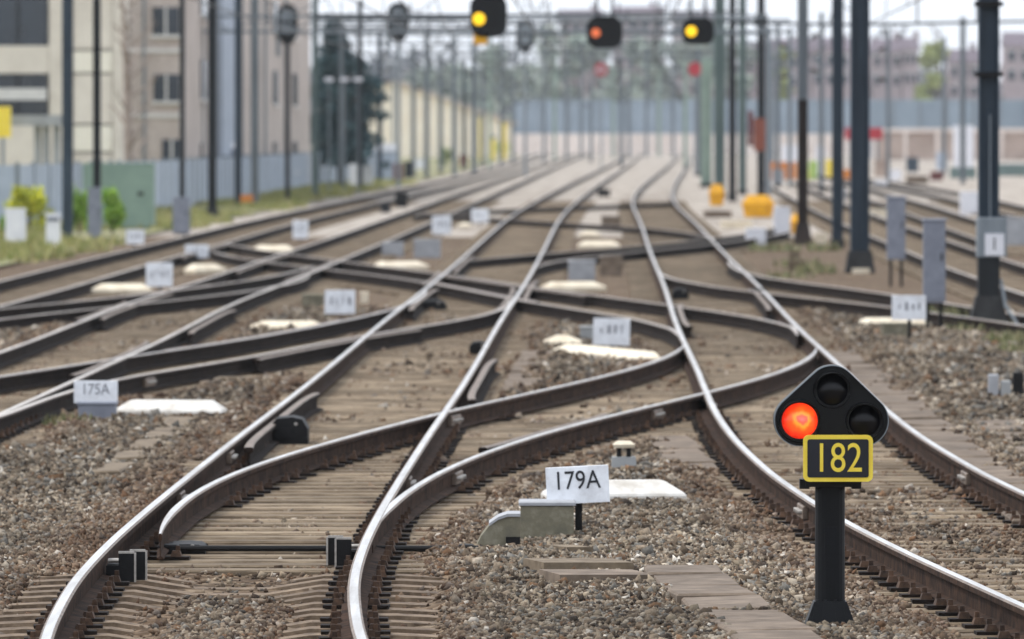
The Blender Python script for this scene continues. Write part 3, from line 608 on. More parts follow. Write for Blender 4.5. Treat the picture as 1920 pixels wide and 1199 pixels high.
HB = np.apply_along_axis(lambda a: np.convolve(np.pad(a, 1, 'edge'), ker, 'valid'), 1, HB)
HB = np.apply_along_axis(lambda a: np.convolve(np.pad(a, 1, 'edge'), ker, 'valid'), 0, HB)
HB += (N1-.5)*0.04 + (N2-.5)*0.04
fx = np.concatenate([[-90,-45,-20], GX, [20, 45, 90]]); fy = np.concatenate([[-8, 10, 25], GY, [135, 150, 180, 220, 280, 360, 480, 640, 860, 1150, 1500]])
ZG = np.full((len(fy), len(fx)), -0.225)
ZG[3:3+len(GY), 3:3+len(GX)] = HB
vx, vy = np.meshgrid(fx, fy)
verts = np.stack([vx.ravel(), vy.ravel(), ZG.ravel()], 1)
nx = len(fx); ii, jj = np.meshgrid(np.arange(len(fy)-1), np.arange(nx-1), indexing='ij'); a = (ii*nx+jj).ravel()
faces = np.stack([a, a+1, a+nx+1, a+nx], 1)
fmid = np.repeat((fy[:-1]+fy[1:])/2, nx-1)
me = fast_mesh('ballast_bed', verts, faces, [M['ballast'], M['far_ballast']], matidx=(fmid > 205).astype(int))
bed = put('ballast_bed', me); tag(bed, 'brown crushed stone track bed under all the rails', kind='structure')
def hb(x, y):
    i = np.clip(np.searchsorted(GY, y)-1, 0, len(GY)-2); j = np.clip(((x-GX[0])/0.12).astype(int), 0, len(GX)-2)
    fy_ = np.clip((y-GY[i])/(GY[i+1]-GY[i]), 0, 1); fx_ = np.clip((x-GX[j])/0.12, 0, 1)
    return HB[i,j]*(1-fy_)*(1-fx_)+HB[i+1,j]*fy_*(1-fx_)+HB[i,j+1]*(1-fy_)*fx_+HB[i+1,j+1]*fy_*fx_, ZONE[i,j]

# ---- loose stones
KEEPOUT = []        # (x0, x1, y0, y1) footprints kept free of stones, filled by the objects below
def stones(name, y0, y1, dens, r0, r1, base_v, base_f, seed):
    r = np.random.default_rng(seed)
    wid = 0.12*y1 + 2.4
    n = int(wid*(y1-y0)*dens)
    y = y0 + (y1-y0)*r.random(n); x = (r.random(n)-.5)*wid
    ok = np.abs(x) < 0.06*y+1.0
    x, y = x[ok], y[ok]
    z, zone = hb(x, y)
    keep = (zone < .5) | (r.random(len(x)) < np.where(y < 50, 0.07, 0.2))
    for k in LINE:
        L = LINE[k]
        if L[0,1] > y1: continue
        xr = np.interp(y, L[:,1], L[:,0]); inside = (y > L[0,1]-.3) & (y < L[-1,1]+.3)
        keep &= ~(inside & (np.abs(x-xr) < 0.10))
    for (a, b, c, d) in KEEPOUT:
        keep &= ~((x > a) & (x < b) & (y > c) & (y < d))
    x, y, z, zone = x[keep], y[keep], z[keep], zone[keep]
    n = len(x)
    rad = r0 + (r1-r0)*r.random(n)**2.2; rad *= np.where(r.random(n) < .04, 1.6, 1.0)
    nb = len(base_v)
    # random rotation matrices
    q = r.normal(size=(n, 4)); q /= np.linalg.norm(q, axis=1)[:, None]
    w_, a_, b_, c_ = q.T
    Rm = np.stack([1-2*(b_*b_+c_*c_), 2*(a_*b_-c_*w_), 2*(a_*c_+b_*w_), 2*(a_*b_+c_*w_), 1-2*(a_*a_+c_*c_), 2*(b_*c_-a_*w_), 2*(a_*c_-b_*w_), 2*(b_*c_+a_*w_), 1-2*(a_*a_+b_*b_)], 1).reshape(n, 3, 3)
    sc = np.stack([0.75+0.7*r.random(n), 0.7+0.5*r.random(n), 0.5+0.4*r.random(n)], 1)
    V = base_v[None]*(0.72+0.5*r.random((n, nb, 1)))*sc[:, None, :]
    V = np.einsum('nij,nkj->nki', Rm, V)*rad[:, None, None]
    V[:, :, 0] += x[:, None]; V[:, :, 1] += y[:, None]
    V[:, :, 2] += (z + rad*(0.15+0.35*r.random(n)))[:, None]
    Fc = (base_f[None] + (np.arange(n)*nb)[:, None, None]).reshape(-1, base_f.shape[1])
    pal = np.array([lin(176,164,147), lin(142,127,109), lin(112,97,81), lin(72,62,53), lin(126,98,74), lin(124,120,113), lin(156,142,122), lin(212,204,191)])
    pw = np.array([.12, .24, .22, .16, .05, .09, .10, .02])
    patch = 0.6*smooth_noise((200, 60), (34, 9), 5) + 0.4*smooth_noise((200, 60), (90, 28), 6)
    pi = patch[np.clip(((y-36)/100*199).astype(int), 0, 199), np.clip(((x+9)/18*59).astype(int), 0, 59)]
    ci = r.choice(len(pal), n, p=pw/pw.sum())
    col = 0.92*pal[ci]*(0.5+0.55*r.random(n))[:, None]*(0.45+0.98*pi)[:, None]
    dm = np.full(n, 9.0)                       # rust dust lies close to the running rails
    for k in ('A1', 'A2', 'C1', 'C2', 'D1', 'D2', 'B1', 'B2', 'F1', 'F2'):
        L = LINE[k]; q = (y > L[0,1]) & (y < L[-1,1]); dm = np.where(q, np.minimum(dm, np.abs(x-np.interp(y, L[:,1], L[:,0]))), dm)
    rs = np.clip(1-dm/0.75, 0, 1)*(0.35+0.5*r.random(n))
    col = col*(1-rs[:, None]) + np.array(lin(112,80,58))*(0.6+0.6*r.random((n, 1)))*rs[:, None]
    col = np.repeat(col, nb, 0)
    me = fast_mesh(name, V.reshape(-1, 3), Fc, [M['stone']], colors=col)
    return me, n
t_ = (1+5**.5)/2
ICO_V = np.array([(-1,t_,0),(1,t_,0),(-1,-t_,0),(1,-t_,0),(0,-1,t_),(0,1,t_),(0,-1,-t_),(0,1,-t_),(t_,0,-1),(t_,0,1),(-t_,0,-1),(-t_,0,1)])/1.9
ICO_F = np.array([(0,11,5),(0,5,1),(0,1,7),(0,7,10),(0,10,11),(1,5,9),(5,11,4),(11,10,2),(10,7,6),(7,1,8),(3,9,4),(3,4,2),(3,2,6),(3,6,8),(3,8,9),(4,9,5),(2,4,11),(6,2,10),(8,6,7),(9,8,1)])
OCT_V = np.array([(1,0,0),(-1,0,0),(0,1,0),(0,-1,0),(0,0,1),(0,0,-1)], float)
OCT_F = np.array([(0,2,4),(2,1,4),(1,3,4),(3,0,4),(2,0,5),(1,2,5),(3,1,5),(0,3,5)])

# ---------------------------------------------------------------- ground, verge, sky-side setting
g = MB().box(-2500, 2500, -200, 3500, -1.2, -0.5).build('ground', M['earth']); tag(g, 'flat brown ground reaching to the horizon', kind='structure')
def strip(name, key, o0, o1, y0, y1, z, m_, label):
    ys = np.exp(np.linspace(math.log(y0), math.log(y1), 60)); mb = MB(); vs_ = []
    for y in ys:
        x = np.interp(y, LINE[key][:,1], LINE[key][:,0]); vs_ += [(x+o0, y, z), (x+o1, y, z+0.02)]
    mb.add(vs_, [(2*i, 2*i+1, 2*i+3, 2*i+2) for i in range(len(ys)-1)])
    return tag(mb.build(name, m_), label, kind='structure')
strip('verge', 'L1', -34, -1.9, 110, 1100, -0.19, M['verge'], 'mossy green verge left of the tracks')

def leafy(name, parent, blobs, n, size, cols, seed, up=0.2):       # many small leaf faces spread through uneven clumps
    r = np.random.default_rng(seed); P = []; Cc = []
    tot = sum(b[3]*b[4]*b[5] for b in blobs)
    for (cx, cy, cz, a, b, c) in blobs:
        k = max(8, int(n*a*b*c/tot)); d = r.normal(size=(k, 3)); d /= np.linalg.norm(d, axis=1)[:, None]
        rad = r.random(k)**0.45
        P.append(np.array([cx, cy, cz]) + d*rad[:, None]*np.array([a, b, c])*(0.85+0.3*r.random((k, 1))))
        base = np.array(cols)[r.integers(0, len(cols), k)]*(0.7+0.6*r.random((k, 1)))
        Cc.append(base*r.uniform(.8, 1.2))
    P = np.concatenate(P); Cc = np.concatenate(Cc); n = len(P)
    u = r.normal(size=(n, 3)); u /= np.linalg.norm(u, axis=1)[:, None]
    w = r.normal(size=(n, 3)); w -= (w*u).sum(1)[:, None]*u; w /= np.linalg.norm(w, axis=1)[:, None]
    s = size*(0.6+0.8*r.random((n, 1)))
    V = np.stack([P-u*s, P+w*s*.55, P+u*s, P-w*s*.55], 1).reshape(-1, 3)
    Fc = np.arange(n*4).reshape(n, 4)
    me = fast_mesh(name, V, Fc, [M['leaf']], colors=np.repeat(Cc, 4, 0))
    return put(name, me, parent)
def branches(parent, h, r0, spread, n, seed, m_, twigs=3, crown0=0.35):
    rr = random.Random(seed); mb = MB()
    mb.tube([(0,0,-.3), (rr.uniform(-.05,.05)*h, 0, h*.5), (rr.uniform(-.06,.06)*h, 0, h*.92)], [r0, r0*.7, r0*.2], 7)
    for i in range(n):
        t = crown0 + (0.93-crown0)*i/n; a = rr.uniform(0, 6.28); L = spread*rr.uniform(.5, 1)*(1.15-t*.6)
        b = Vector((0, 0, h*t)); e = b + Vector((math.cos(a)*L, math.sin(a)*L, L*rr.uniform(.5, 1.1)))
        mid = (b+e)/2 + Vector((0, 0, -L*.08)); mb.tube([b, mid, e], [r0*.38, r0*.24, r0*.08], 5, cap=False)
        for j in range(twigs):
            s = mid.lerp(e, rr.uniform(0, .9)); aa = a + rr.uniform(-1.3, 1.3); l2 = L*rr.uniform(.3, .55)
            mb.tube([s, s + Vector((math.cos(aa)*l2, math.sin(aa)*l2, l2*rr.uniform(.4, 1.3)))], [r0*.13, r0*.04], 4, cap=False)
    return mb.build('trunk', m_, parent)
def tree(name, base, h, spread, label, cols, n, size, seed, bark='bark', leaf_from=.35, group=None, twigs=3, nb=14):
    e = empty(name, base, label, 'tree', group)
    branches(e, h, h*.022, spread, nb, seed, M[bark], twigs, leaf_from)
    if n:
        rr = random.Random(seed+1); bl = []
        for i in range(11):
            t = leaf_from + (1-leaf_from)*rr.random(); w = spread*(1.05-.6*abs(t-.6))
            a = rr.uniform(0, 6.28); q = rr.random()*.65*w
            s = spread*rr.uniform(.25, .5); bl.append((math.cos(a)*q, math.sin(a)*q, h*t, s, s, s*.8))
        leafy('crown', e, bl, n, size, cols, seed)
    return e

# ---------------------------------------------------------------- the dwarf signal in the foreground
def rounded_poly(corners, radii, n=9):
    out = []; k = len(corners)
    for i in range(k):
        p = Vector(corners[i]); a = (Vector(corners[i-1])-p).normalized(); b = (Vector(corners[(i+1) % k])-p).normalized()
        ang = a.angle(b); r = radii[i]; d = r/math.tan(ang/2); c = p + (a+b).normalized()*(r/math.sin(ang/2))
        s = p+a*d-c; e = p+b*d-c
        a0 = math.atan2(s.y, s.x); a1 = math.atan2(e.y, e.x); da = (a1-a0+math.pi) % (2*math.pi)-math.pi
        out += [(c.x+r*math.cos(a0+da*j/n), c.y+r*math.sin(a0+da*j/n)) for j in range(n+1)]
    return out
SB = at(1556, 1188, -0.2)
sg = empty('dwarf_signal', SB, 'black dwarf signal numbered 182 with its left lamp lit orange red', 'signal')
SC = 1.0/ (FPX/SB.y)
def sp(px, py): q = dep(px, py, SB.y); return (q.x-SB.x, q.z-SB.z)
def hull_of_circles(cs, n=40):                    # three round lobes joined by their common tangents
    P = sorted({(round(x+r*math.cos(2*math.pi*k/n), 5), round(z+r*math.sin(2*math.pi*k/n), 5)) for x, z, r in cs for k in range(n)})
    def half(pts):
        h = []
        for p in pts:
            while len(h) > 1 and (h[-1][0]-h[-2][0])*(p[1]-h[-2][1])-(h[-1][1]-h[-2][1])*(p[0]-h[-2][0]) <= 0: h.pop()
            h.append(p)
        return h
    lo, hi = half(P), half(P[::-1])
    return lo[:-1]+hi[:-1]
head = hull_of_circles([(*sp(1498,788), 48*SC), (*sp(1617,788), 48*SC), (*sp(1559,731), 47*SC)])
mb = MB(); mb.prism_y(head, -.10, .07)
hd = mb.build('signal_head', M['signal_black'], sg)
bv = hd.modifiers.new('bevel', 'BEVEL'); bv.width = .012; bv.segments = 2; bv.limit_method = 'ANGLE'
rim = MB(); inner = [(x*.982+sp(1556,772)[0]*.018, z*.982+sp(1556,772)[1]*.018) for x, z in head]
n = len(head)
rim.add([(x, -.106, z) for x, z in head]+[(x, -.106, z) for x, z in inner]+[(x, -.118, z) for x, z in head]+[(x, -.118, z) for x, z in inner],
        sum([[(2*n+k, 2*n+(k+1) % n, 3*n+(k+1) % n, 3*n+k), (k, (k+1) % n, 2*n+(k+1) % n, 2*n+k), (n+k, 3*n+k, 3*n+(k+1) % n, n+(k+1) % n)] for k in range(n)], []))
rim.build('edge_highlight', M['mast_grey'], hd)  # thin grey ring, a painted highlight for light catching the head's edge
def lens_unit(px, py, r, lit, parent):
    x, z = sp(px, py)
    def disc(rad, y, bulge, m_, nm, par):
        mb = MB(); seg = 28; vs_ = [(0, -bulge, 0)]; rings = (.25, .5, .75, 1)
        for q in rings:
            vs_ += [(rad*q*math.cos(2*math.pi*k/seg), -bulge*(1-q*q), rad*q*math.sin(2*math.pi*k/seg)) for k in range(seg)]
        fs = [(0, 1+(k+1) % seg, 1+k) for k in range(seg)] + [(1+i*seg+k, 1+i*seg+(k+1) % seg, 1+(i+1)*seg+(k+1) % seg, 1+(i+1)*seg+k) for i in range(len(rings)-1) for k in range(seg)]
        mb.add(vs_, fs)
        return mb.build(nm, m_, par, (x, y, z), smooth=True)
    disc(r, -.108, .03, M['lamp_red'] if lit else M['lens_off'], 'lens', parent)
    bz = MB(); seg = 28; vs_ = []
    for k in range(seg):
        a = 2*math.pi*k/seg
        for rr_, yy in ((r*1.2, -.1), (r*1.16, -.122), (r*1.0, -.122), (r*1.0, -.1)): vs_.append((x+rr_*math.cos(a), yy, z+rr_*math.sin(a)))
    bz.add(vs_, [(k*4+j, k*4+(j+1) % 4, ((k+1) % seg)*4+(j+1) % 4, ((k+1) % seg)*4+j) for k in range(seg) for j in range(3)]); bz.build('bezel', M['signal_black'], parent)
    hood = MB(); seg = 18; r2 = r*1.13; vs_ = []
    for k in range(seg+1):
        a = math.pi*(-.12 + 1.24*k/seg); dpt = .03+.075*max(0, math.sin(a))
        for rr_, yy in ((r2, -.1), (r2*1.0, -.1-dpt), (r2*.955, -.1-dpt), (r2*.955, -.1)):
            vs_.append((x+rr_*math.cos(a), yy, z+rr_*math.sin(a)))
    fs = []
    for k in range(seg):
        for j in range(4): fs.append((k*4+j, k*4+(j+1) % 4, (k+1)*4+(j+1) % 4, (k+1)*4+j))
    fs += [(0,1,2,3), (seg*4+3, seg*4+2, seg*4+1, seg*4)]
    hood.add(vs_, fs); hood.build('hood', M['signal_black'], parent, smooth=False)
lens_unit(1498, 788, .094, True, sg)
lens_unit(1619, 788, .082, False, sg)
lens_unit(1559, 730, .082, False, sg)
post = MB()
post.tube([(0,.0,.10), (0,.0,sp(0,892)[1])], .078, 20)
post.build('post', M['post_dark'], sg, smooth=False)
br = MB(); zb = sp(0, 905)[1]
br.bevbox(-.13, .13, -.10, .08, zb-.02, zb+.035, .01); br.box(-.16,-.11,-.09,.02,zb-.03,zb+.02); br.box(.11,.16,-.09,.02,zb-.03,zb+.02)
br.build('bracket', M['post_dark'], sg)
bs = MB(); bs.frustum((0,0), .155,.12,.085,.085,-.02,.17)
bs.build('base', M['post_dark'], sg)
for dx in (-.11, -.045, .045, .11):
    rb = MB(); rb.add([(dx-.008,-.125,-.02),(dx+.008,-.125,-.02),(dx*.6+.008,-.088,.18),(dx*.6-.008,-.088,.18),(dx-.008,-.09,-.02),(dx+.008,-.09,-.02),(dx*.6+.008,-.07,.18),(dx*.6-.008,-.07,.18)],
                      [(0,1,2,3),(5,4,7,6),(4,0,3,7),(1,5,6,2),(3,2,6,7)]); rb.build('base_rib', M['post_dark'], sg)
px0, pz1 = sp(1503, 813); px1, pz0 = sp(1633, 900)
plt = MB(); pp = rounded_poly([(px0,pz0),(px1,pz0),(px1,pz1),(px0,pz1)], [.03]*4, 5); plt.prism_y(pp, -.245, -.225)
pl = plt.build('number_plate', M['yellow_paint'], sg)
pp2 = rounded_poly([(px0+.022,pz0+.022),(px1-.022,pz0+.022),(px1-.022,pz1-.022),(px0+.022,pz1-.022)], [.012]*4, 4)
MB().prism_y(pp2, -.249, -.2455).build('plate_face', M['navy_plate'], pl)
xc, zc = (px0+px1)/2, (pz0+pz1)/2
text_part('lettering', '182', .215, M['yellow_paint'], pl, (xc, -.251, zc-.004), .80, bold=.001)
st = MB(); st.box(xc-.03, xc+.03, -.228, -.09, zc-.02, zc+.02); st.build('plate_bracket', M['post_dark'], sg)
for (px_, py_) in ((1529, 742), (1590, 742), (1559, 800)):
    bx, bz_ = sp(px_, py_); MB().tube([(bx, -.1, bz_), (bx, -.112, bz_)], .009, 7).build('screw', M['post_dark'], sg)
for dx in (-.115, .115): MB().tube([(dx, -.105, .02), (dx, -.105, .045)], .013, 6).build('anchor_bolt', M['mast_grey'], sg)
MB().box(-.03, .03, -.0815, -.076, .42, .56).build('inspection_cover', M['post_dark'], sg)
KEEPOUT.append((SB.x-.17, SB.x+.17, SB.y-.14, SB.y+.14))

# ---------------------------------------------------------------- point number signs
def sign(x0, x1, y0, y1, base_y, text, label, tilt=0.0, ink='ink', zb=-0.2, post=True, px=None, group=None):
    b = at((x0+x1)/2 if px is None else px, base_y, zb); Y = b.y
    e = empty('point_number_sign', b, label, 'sign', group)
    p0, p1 = dep(x0, y1, Y), dep(x1, y0, Y)
    w, h = p1.x-p0.x, p1.z-p0.z; cx, cz = (p0.x+p1.x)/2-b.x, (p0.z+p1.z)/2-b.z
    o = MB().bevbox(-w/2, w/2, -.006, .006, -h/2, h/2, .004).build('plate', M['plate_white'], e, (cx, -.03, cz)); o.rotation_euler = (math.radians(-8), tilt, 0)
    if text: text_part('lettering', text, h*.70, M[ink], o, (-.01*w, -.0085, h*.10), .84, bold=-.01 if h > .24 else 0)
    if not text:                                # weathered, no longer readable strokes
        rr = random.Random(int(x0))
        for k in range(4):
            sx = -w*.3+k*w*.19+rr.uniform(-.01, .01)*w
            MB().box(sx, sx+w*rr.uniform(.03, .09), -.009, -.0065, h*rr.uniform(-.14, -.02), h*rr.uniform(.14, .26)).build('worn_stroke', M['ink_faded'], o)
    if post: MB().box(-.022, .022, -.012, .022, -.12, cz-h*.05).build('post', M['black_steel'], e)
    return e
sg1 = sign(1024, 1142, 874, 944, 1016, '179A', 'white plate reading 179A on a short black post', tilt=-.05, px=1085)
q = at(1085, 1016, -.2)
sign(139, 221, 714, 756, 790, '175A', 'white number plate above a blue-grey box by the left white board', px=180, post=False, ink='ink_faded')
sign(1112, 1181, 597, 648, 662, None, 'white number plate in front of the two cream boards near centre', px=1148, tilt=.03)
sign(609, 666, 544, 589, 603, None, 'pale number plate right of the long white board, left of centre track', px=640)
sign(1672, 1736, 554, 600, 648, None, 'white number plate standing on a slab near the tall numbered mast', px=1705, ink='ink_faded')
sign(274, 324, 493, 538, 548, None, 'bluish number plate at the end of the white board, far left', px=300)
sign(347, 391, 459, 484, 492, None, 'small grey plate above the short white board, far left', px=370)
sign(236, 271, 431, 458, 470, None, 'small white plate at the foot of the green cabinet', px=252)
sign(549, 578, 413, 448, 452, None, 'narrow white plate between the two leftmost tracks', px=563)
sign(810, 846, 405, 440, 443, None, 'square pale plate between the left tracks beside a small white cap', px=828)
sign(884, 916, 392, 417, 424, None, 'small pale plate just left of the centre track, far off', px=900)

# ---------------------------------------------------------------- white and cream cover boards on the ballast
def board(xl, yl, xr, yr, hpx, label, m_='board_cream', zb=-.145, wid=.3, cut=.17):
    a, b = at(xl, yl, zb), at(xr, yr, zb); c = (a+b)/2; d = b-a; L = d.length
    e = empty('cover_board', c, label, 'cover board', 'painted cover boards on the ballast', rz=math.atan2(d.y, d.x))
    h = hpx/(FPX/c.y); h = h - wid*CAMZ/c.y*.6
    h = max(h*(.8 if c.y < 90 else .66), .05)
    mb = MB(); x = L/2; w = wid
    r0 = [(-x,0,-.06),(x,0,-.06),(x,w,-.06),(-x,w,-.06)]; r1 = [(-x,0,h*.22),(x,0,h*.22),(x,w,h*.28),(-x,w,h*.28)]
    r2 = [(-x+cut,w*.5,h),(x-cut,w*.5,h),(x-cut,w-.03,h),(-x+cut,w-.03,h)]
    f = [(3,2,1,0),(8,9,10,11)]
    for k in range(4):
        j = (k+1) % 4; f += [(k,j,j+4,k+4),(k+4,j+4,j+8,k+8)]
    mb.add(r0+r1+r2, f)
    bo = mb.build('cover', M[m_], e)
    bo.modifiers.new('bevel', 'BEVEL').width = .012
    KEEPOUT.append((c.x-L/2, c.x+L/2, c.y-.03, c.y+wid+.03))
    return e
board(1030, 936, 1288, 934, 42, 'long white cover board behind the 179A plate', 'board_white', cut=.13, wid=.34)
board(212, 775, 416, 776, 31, 'long white cover board right of the blue-grey box', 'board_white', cut=.13)
board(1032, 660, 1192, 676, 24, 'slanting cream cover board in front of the centre number plate')
board(1018, 645, 1092, 645, 24, 'short cream cover board partly behind the centre number plate')
board(468, 616, 611, 616, 21, 'long cream cover board beside the crossover left of centre')
board(170, 546, 284, 546, 21, 'cream cover board ending at the bluish plate, far left')
board(366, 509, 427, 508, 20, 'short cream cover board below the small grey plate')
board(471, 471, 552, 471, 16, 'cream cover board beneath the narrow white plate')
board(714, 502, 806, 501, 17, 'cream cover board in front of two grey boxes, mid distance')
board(1030, 541, 1138, 540, 18, 'tan cover board below the grey box right of the centre track')
board(1083, 462, 1163, 462, 15, 'tan cover board right of the centre track, second farthest')
board(1085, 442, 1127, 442, 13, 'shortest tan cover board, farthest right of the centre track')
board(1616, 609, 1747, 608, 19, 'pale yellow cover board under the plate by the numbered mast')
board(857, 424, 884, 424, 10, 'tiny cream cover board far off beside the pale plate')

# ---------------------------------------------------------------- point machines, boxes and other trackside things
def pbox(name, x0, x1, y0, y1, label, cat, m_='lightgrey_box', depth=.3, zb=-.2, lid=True, lidm=None, group=None, legs=0.0):
    a = at((x0+x1)/2, y1, zb); Y = a.y; p0, p1 = dep(x0, y1, Y), dep(x1, y0, Y); w, h = (p1.x-p0.x)/2, p1.z-a.z
    e = empty(name, a, label, cat, group)
    MB().bevbox(-w, w, 0, depth, legs-.05 if not legs else legs, h-.025, .008).build('body', M[m_], e)
    if lid: MB().bevbox(-w-.012, w+.012, -.012, depth+.012, h-.025, h, .008).build('lid', M[lidm or m_], e)
    if legs:
        for sx in (-1, 1): MB().box(sx*w*.7-.025, sx*w*.7+.025, depth*.4, depth*.6, -.1, legs).build('leg', M['black_steel'], e)
    KEEPOUT.append((a.x-w, a.x+w, a.y-.02, a.y+depth))
    return e
pm = pbox('point_machine', 976, 1076, 941, 1012, 'mossy concrete point machine box left of the 179A plate', 'point machine', 'moss_concrete', .42, lidm='lightgrey_box', zb=-.17)
# rounded drive cover beside it
a = at(932, 1037, -.2); w = .145
e = empty('drive_cover', a, 'rounded mossy drive cover beside the foreground point machine', 'drive cover')
prof = [(-w,-.05),(w,-.05),(w,.215)]+[(-w+.0+.17*(1-math.sin(t*math.pi/2))*1.0, .04+.165*math.cos(0)*(1-math.cos(math.pi/2-t*math.pi/2))*1.0) for t in []]
prof = [(-w,-.05),(w,-.05),(w,.225),(w*.45,.225),(w*.05,.205),(-w*.35,.165),(-w*.68,.105),(-w*.9,.04)]
MB().prism_y(prof, 0, .4).build('cover', M['moss_concrete'], e)
MB().box(w-.09, w-.002, -.012, .0, -.03, .1).build('opening', M['black_steel'], e)
tr = MB(); rp = [(w,.226),(w*.45,.226),(w*.05,.206),(-w*.35,.166)]
tr.add([(x,-.012,z) for x,z in rp]+[(x,.41,z) for x,z in rp]+[(x,-.012,z+.018) for x,z in rp]+[(x,.41,z+.018) for x,z in rp],
       sum([[(8+i,9+i,13+i,12+i),(i+1,i,8+i,9+i)] for i in range(3)], [])); tr.build('cover_edge', M['lightgrey_box'], e)
KEEPOUT.append((a.x-w-.05, a.x+w+.05, a.y-.03, a.y+.42))
rod = at(600, 1040, -.185)
e = empty('drive_rod', (rod.x, rod.y, -.178), 'black steel drive rod lying across the foreground sleepers', 'drive rod')
MB().tube([(-1.0,0,.03), (1.0,0,.03)], .019, 8).build('rod', M['black_steel'], e)
MB().tube([(-.95,.07,.025), (.98,.05,.025)], .012, 8).build('detector_rod', M['black_steel'], e)
for dx in (-.92, .1, .9): MB().bevbox(dx-.05, dx+.05, -.05, .1, 0, .055, .01).build('rod_clamp', M['black_steel'], e)

def point_lock(px, py, flip, label):
    b = at(px, py, -.178); e = empty('point_lock', b, label, 'point lock')
    s = -1 if flip else 1
    MB().bevbox(-.10*s if s > 0 else -.02, .02 if s > 0 else .10, -.05, .12, 0, .10, .01).build('lock_body', M['black_steel'], e)
    for k, (dx, dy) in enumerate(((.02, -.10), (.075, .12))):
        mb = MB(); mb.box(dx*s-.045, dx*s+.045, dy-.008, dy+.008, .0, .165); mb.build('side_plate', M['black_steel'], e)
        ed = MB(); x1 = dx*s+.045*s; ed.box(min(x1, x1+.011*s), max(x1, x1+.011*s), dy-.013, dy+.010, .0, .17); ed.box(dx*s-.045, dx*s+.045, dy-.013, dy+.010, .165, .178)
        ed.build('worn_edge', M['worn_edge'], e)
    for dy in (-.03, .05): MB().tube([(-.09*s, dy, .12), (.03*s, dy, .12)], .011, 7).build('bolt', M['worn_edge'], e)
    return e
point_lock(232, 1090, False, 'black point lock bracket inside the left foreground rail')
point_lock(652, 1062, True, 'black point lock bracket left of the right foreground rail')

# soft black grease box by the left rail of the centre track
def hump(px, py, w, d, h, label, name, cat, m_):
    b = at(px, py, -.18); e = empty(name, b, label, cat)
    mb = MB(); prof = [(-w/2,-.04),(w/2,-.04),(w/2,h*.55),(w*.36,h*.92),(w*.1,h),(-w*.3,h*.95),(-w/2,h*.6)]
    mb.prism_y(prof, 0, d); o = mb.build('housing', M[m_], e); o.modifiers.new('bevel', 'BEVEL').width = .015
    MB().box(-w*.3, w*.2, -.012, 0, h*.2, h*.6).build('cover_plate', M['black_steel'], e)
    MB().tube([(w*.2, -.02, h*.75), (w*.2, .0, h*.75)], .014, 8).build('bolt', M['worn_edge'], e)
    return e
hump(345, 1036, .26, .5, .05, 'black slide plate under the tip of the open foreground blade', 'slide_plate', 'slide plate', 'black_steel')
hump(540, 832, .33, .6, .22, 'black rail motor housing inside the left rail of the centre track', 'point_motor', 'point motor', 'black_steel')
hump(897, 665, .22, .6, .15, 'black housing with a pale bolt beside the centre track right rail', 'rail_housing', 'housing', 'black_steel')
hump(812, 582, .4, .6, .14, 'black housing between the centre rails farther off', 'rail_housing', 'housing', 'black_steel')
hump(1276, 562, .26, .6, .17, 'black housing at the right-hand track left rail', 'rail_housing', 'housing', 'black_steel')
hump(1424, 566, .3, .6, .2, 'black housing at the right-hand track far rail', 'rail_housing', 'housing', 'black_steel')

# mushroom post
b = at(1170, 896, -.2); e = empty('marker_post', b, 'small post with tan cap on a grey block behind the 179A plate', 'marker post')
MB().frustum((0,.1), .105,.1,.09,.09,-.06,.155).build('block', M['grey_concrete'], e)
MB().box(-.055,-.02,.06,.12,.155,.225).add([(0,0,0)]*0, []).build('stem', M['black_steel'], e)
MB().box(.02,.055,.06,.12,.155,.225).build('stem', M['black_steel'], e)
cp = MB(); cp.frustum((0,.09), .075,.07,.085,.08,.225,.25); cp.frustum((0,.09), .085,.08,.05,.05,.25,.275); cp.build('cap', M['board_cream'], e)
KEEPOUT.append((b.x-.12, b.x+.12, b.y, b.y+.2))

pbox('point_machine', 146, 216, 754, 797, 'blue-grey box under the number plate at the left', 'point machine', 'grey_box', .35, legs=.05)
pbox('junction_box', 1066, 1116, 489, 524, 'grey box with pale top right of the centre track', 'junction box', 'lightgrey_box', .5)
pbox('junction_box', 1125, 1167, 481, 516, 'pinkish grey box next to the grey box right of centre track', 'junction box', 'slab', .5)
pbox('junction_box', 1088, 1120, 612, 645, 'dark grey box directly left of the centre number plate', 'junction box', 'grey_concrete', .35)
pbox('junction_box', 716, 756, 455, 480, 'mauve grey box behind the mid-distance cream board', 'junction box', 'lightgrey_box', .6)
pbox('junction_box', 776, 826, 449, 482, 'pale grey box right of the mauve grey box', 'junction box', 'lightgrey_box', .6)
pbox('junction_box', 1128, 1163, 405, 432, 'small pinkish box between the centre and right tracks, far off', 'junction box', 'slab', .6)
pbox('junction_box', 1655, 1702, 606, 640, 'mossy box below the pale yellow cover board', 'junction box', 'moss_concrete', .4)
pbox('junction_box', 566, 606, 552, 580, 'weathered green-grey box left of the pale number plate', 'junction box', 'moss_concrete', .5)
pbox('marker_block', 1568, 1590, 567, 581, 'small cream block beside the dark siding rails', 'marker block', 'board_cream', .2, zb=-.15)
pbox('marker_block', 676, 690, 548, 574, 'small tan block right of the pale number plate', 'marker block', 'board_cream', .2)
pbox('marker_block', 408, 470, 708, 722, 'flat pale block left of the centre track', 'marker block', 'slab_beige', .3, zb=-.19)
for i, (x0, x1, y0, y1, lab) in enumerate(((352, 362, 500, 512, 'tiny cream block beside the short cream board'), (1480, 1500, 470, 486, 'pale stone among weeds left of the dark mast'), (1478, 1510, 488, 508, 'larger pale stone among weeds left of the dark mast'))):
    pbox('marker_block', x0, x1, y0, y1, lab, 'marker block', 'slab_beige', .2)

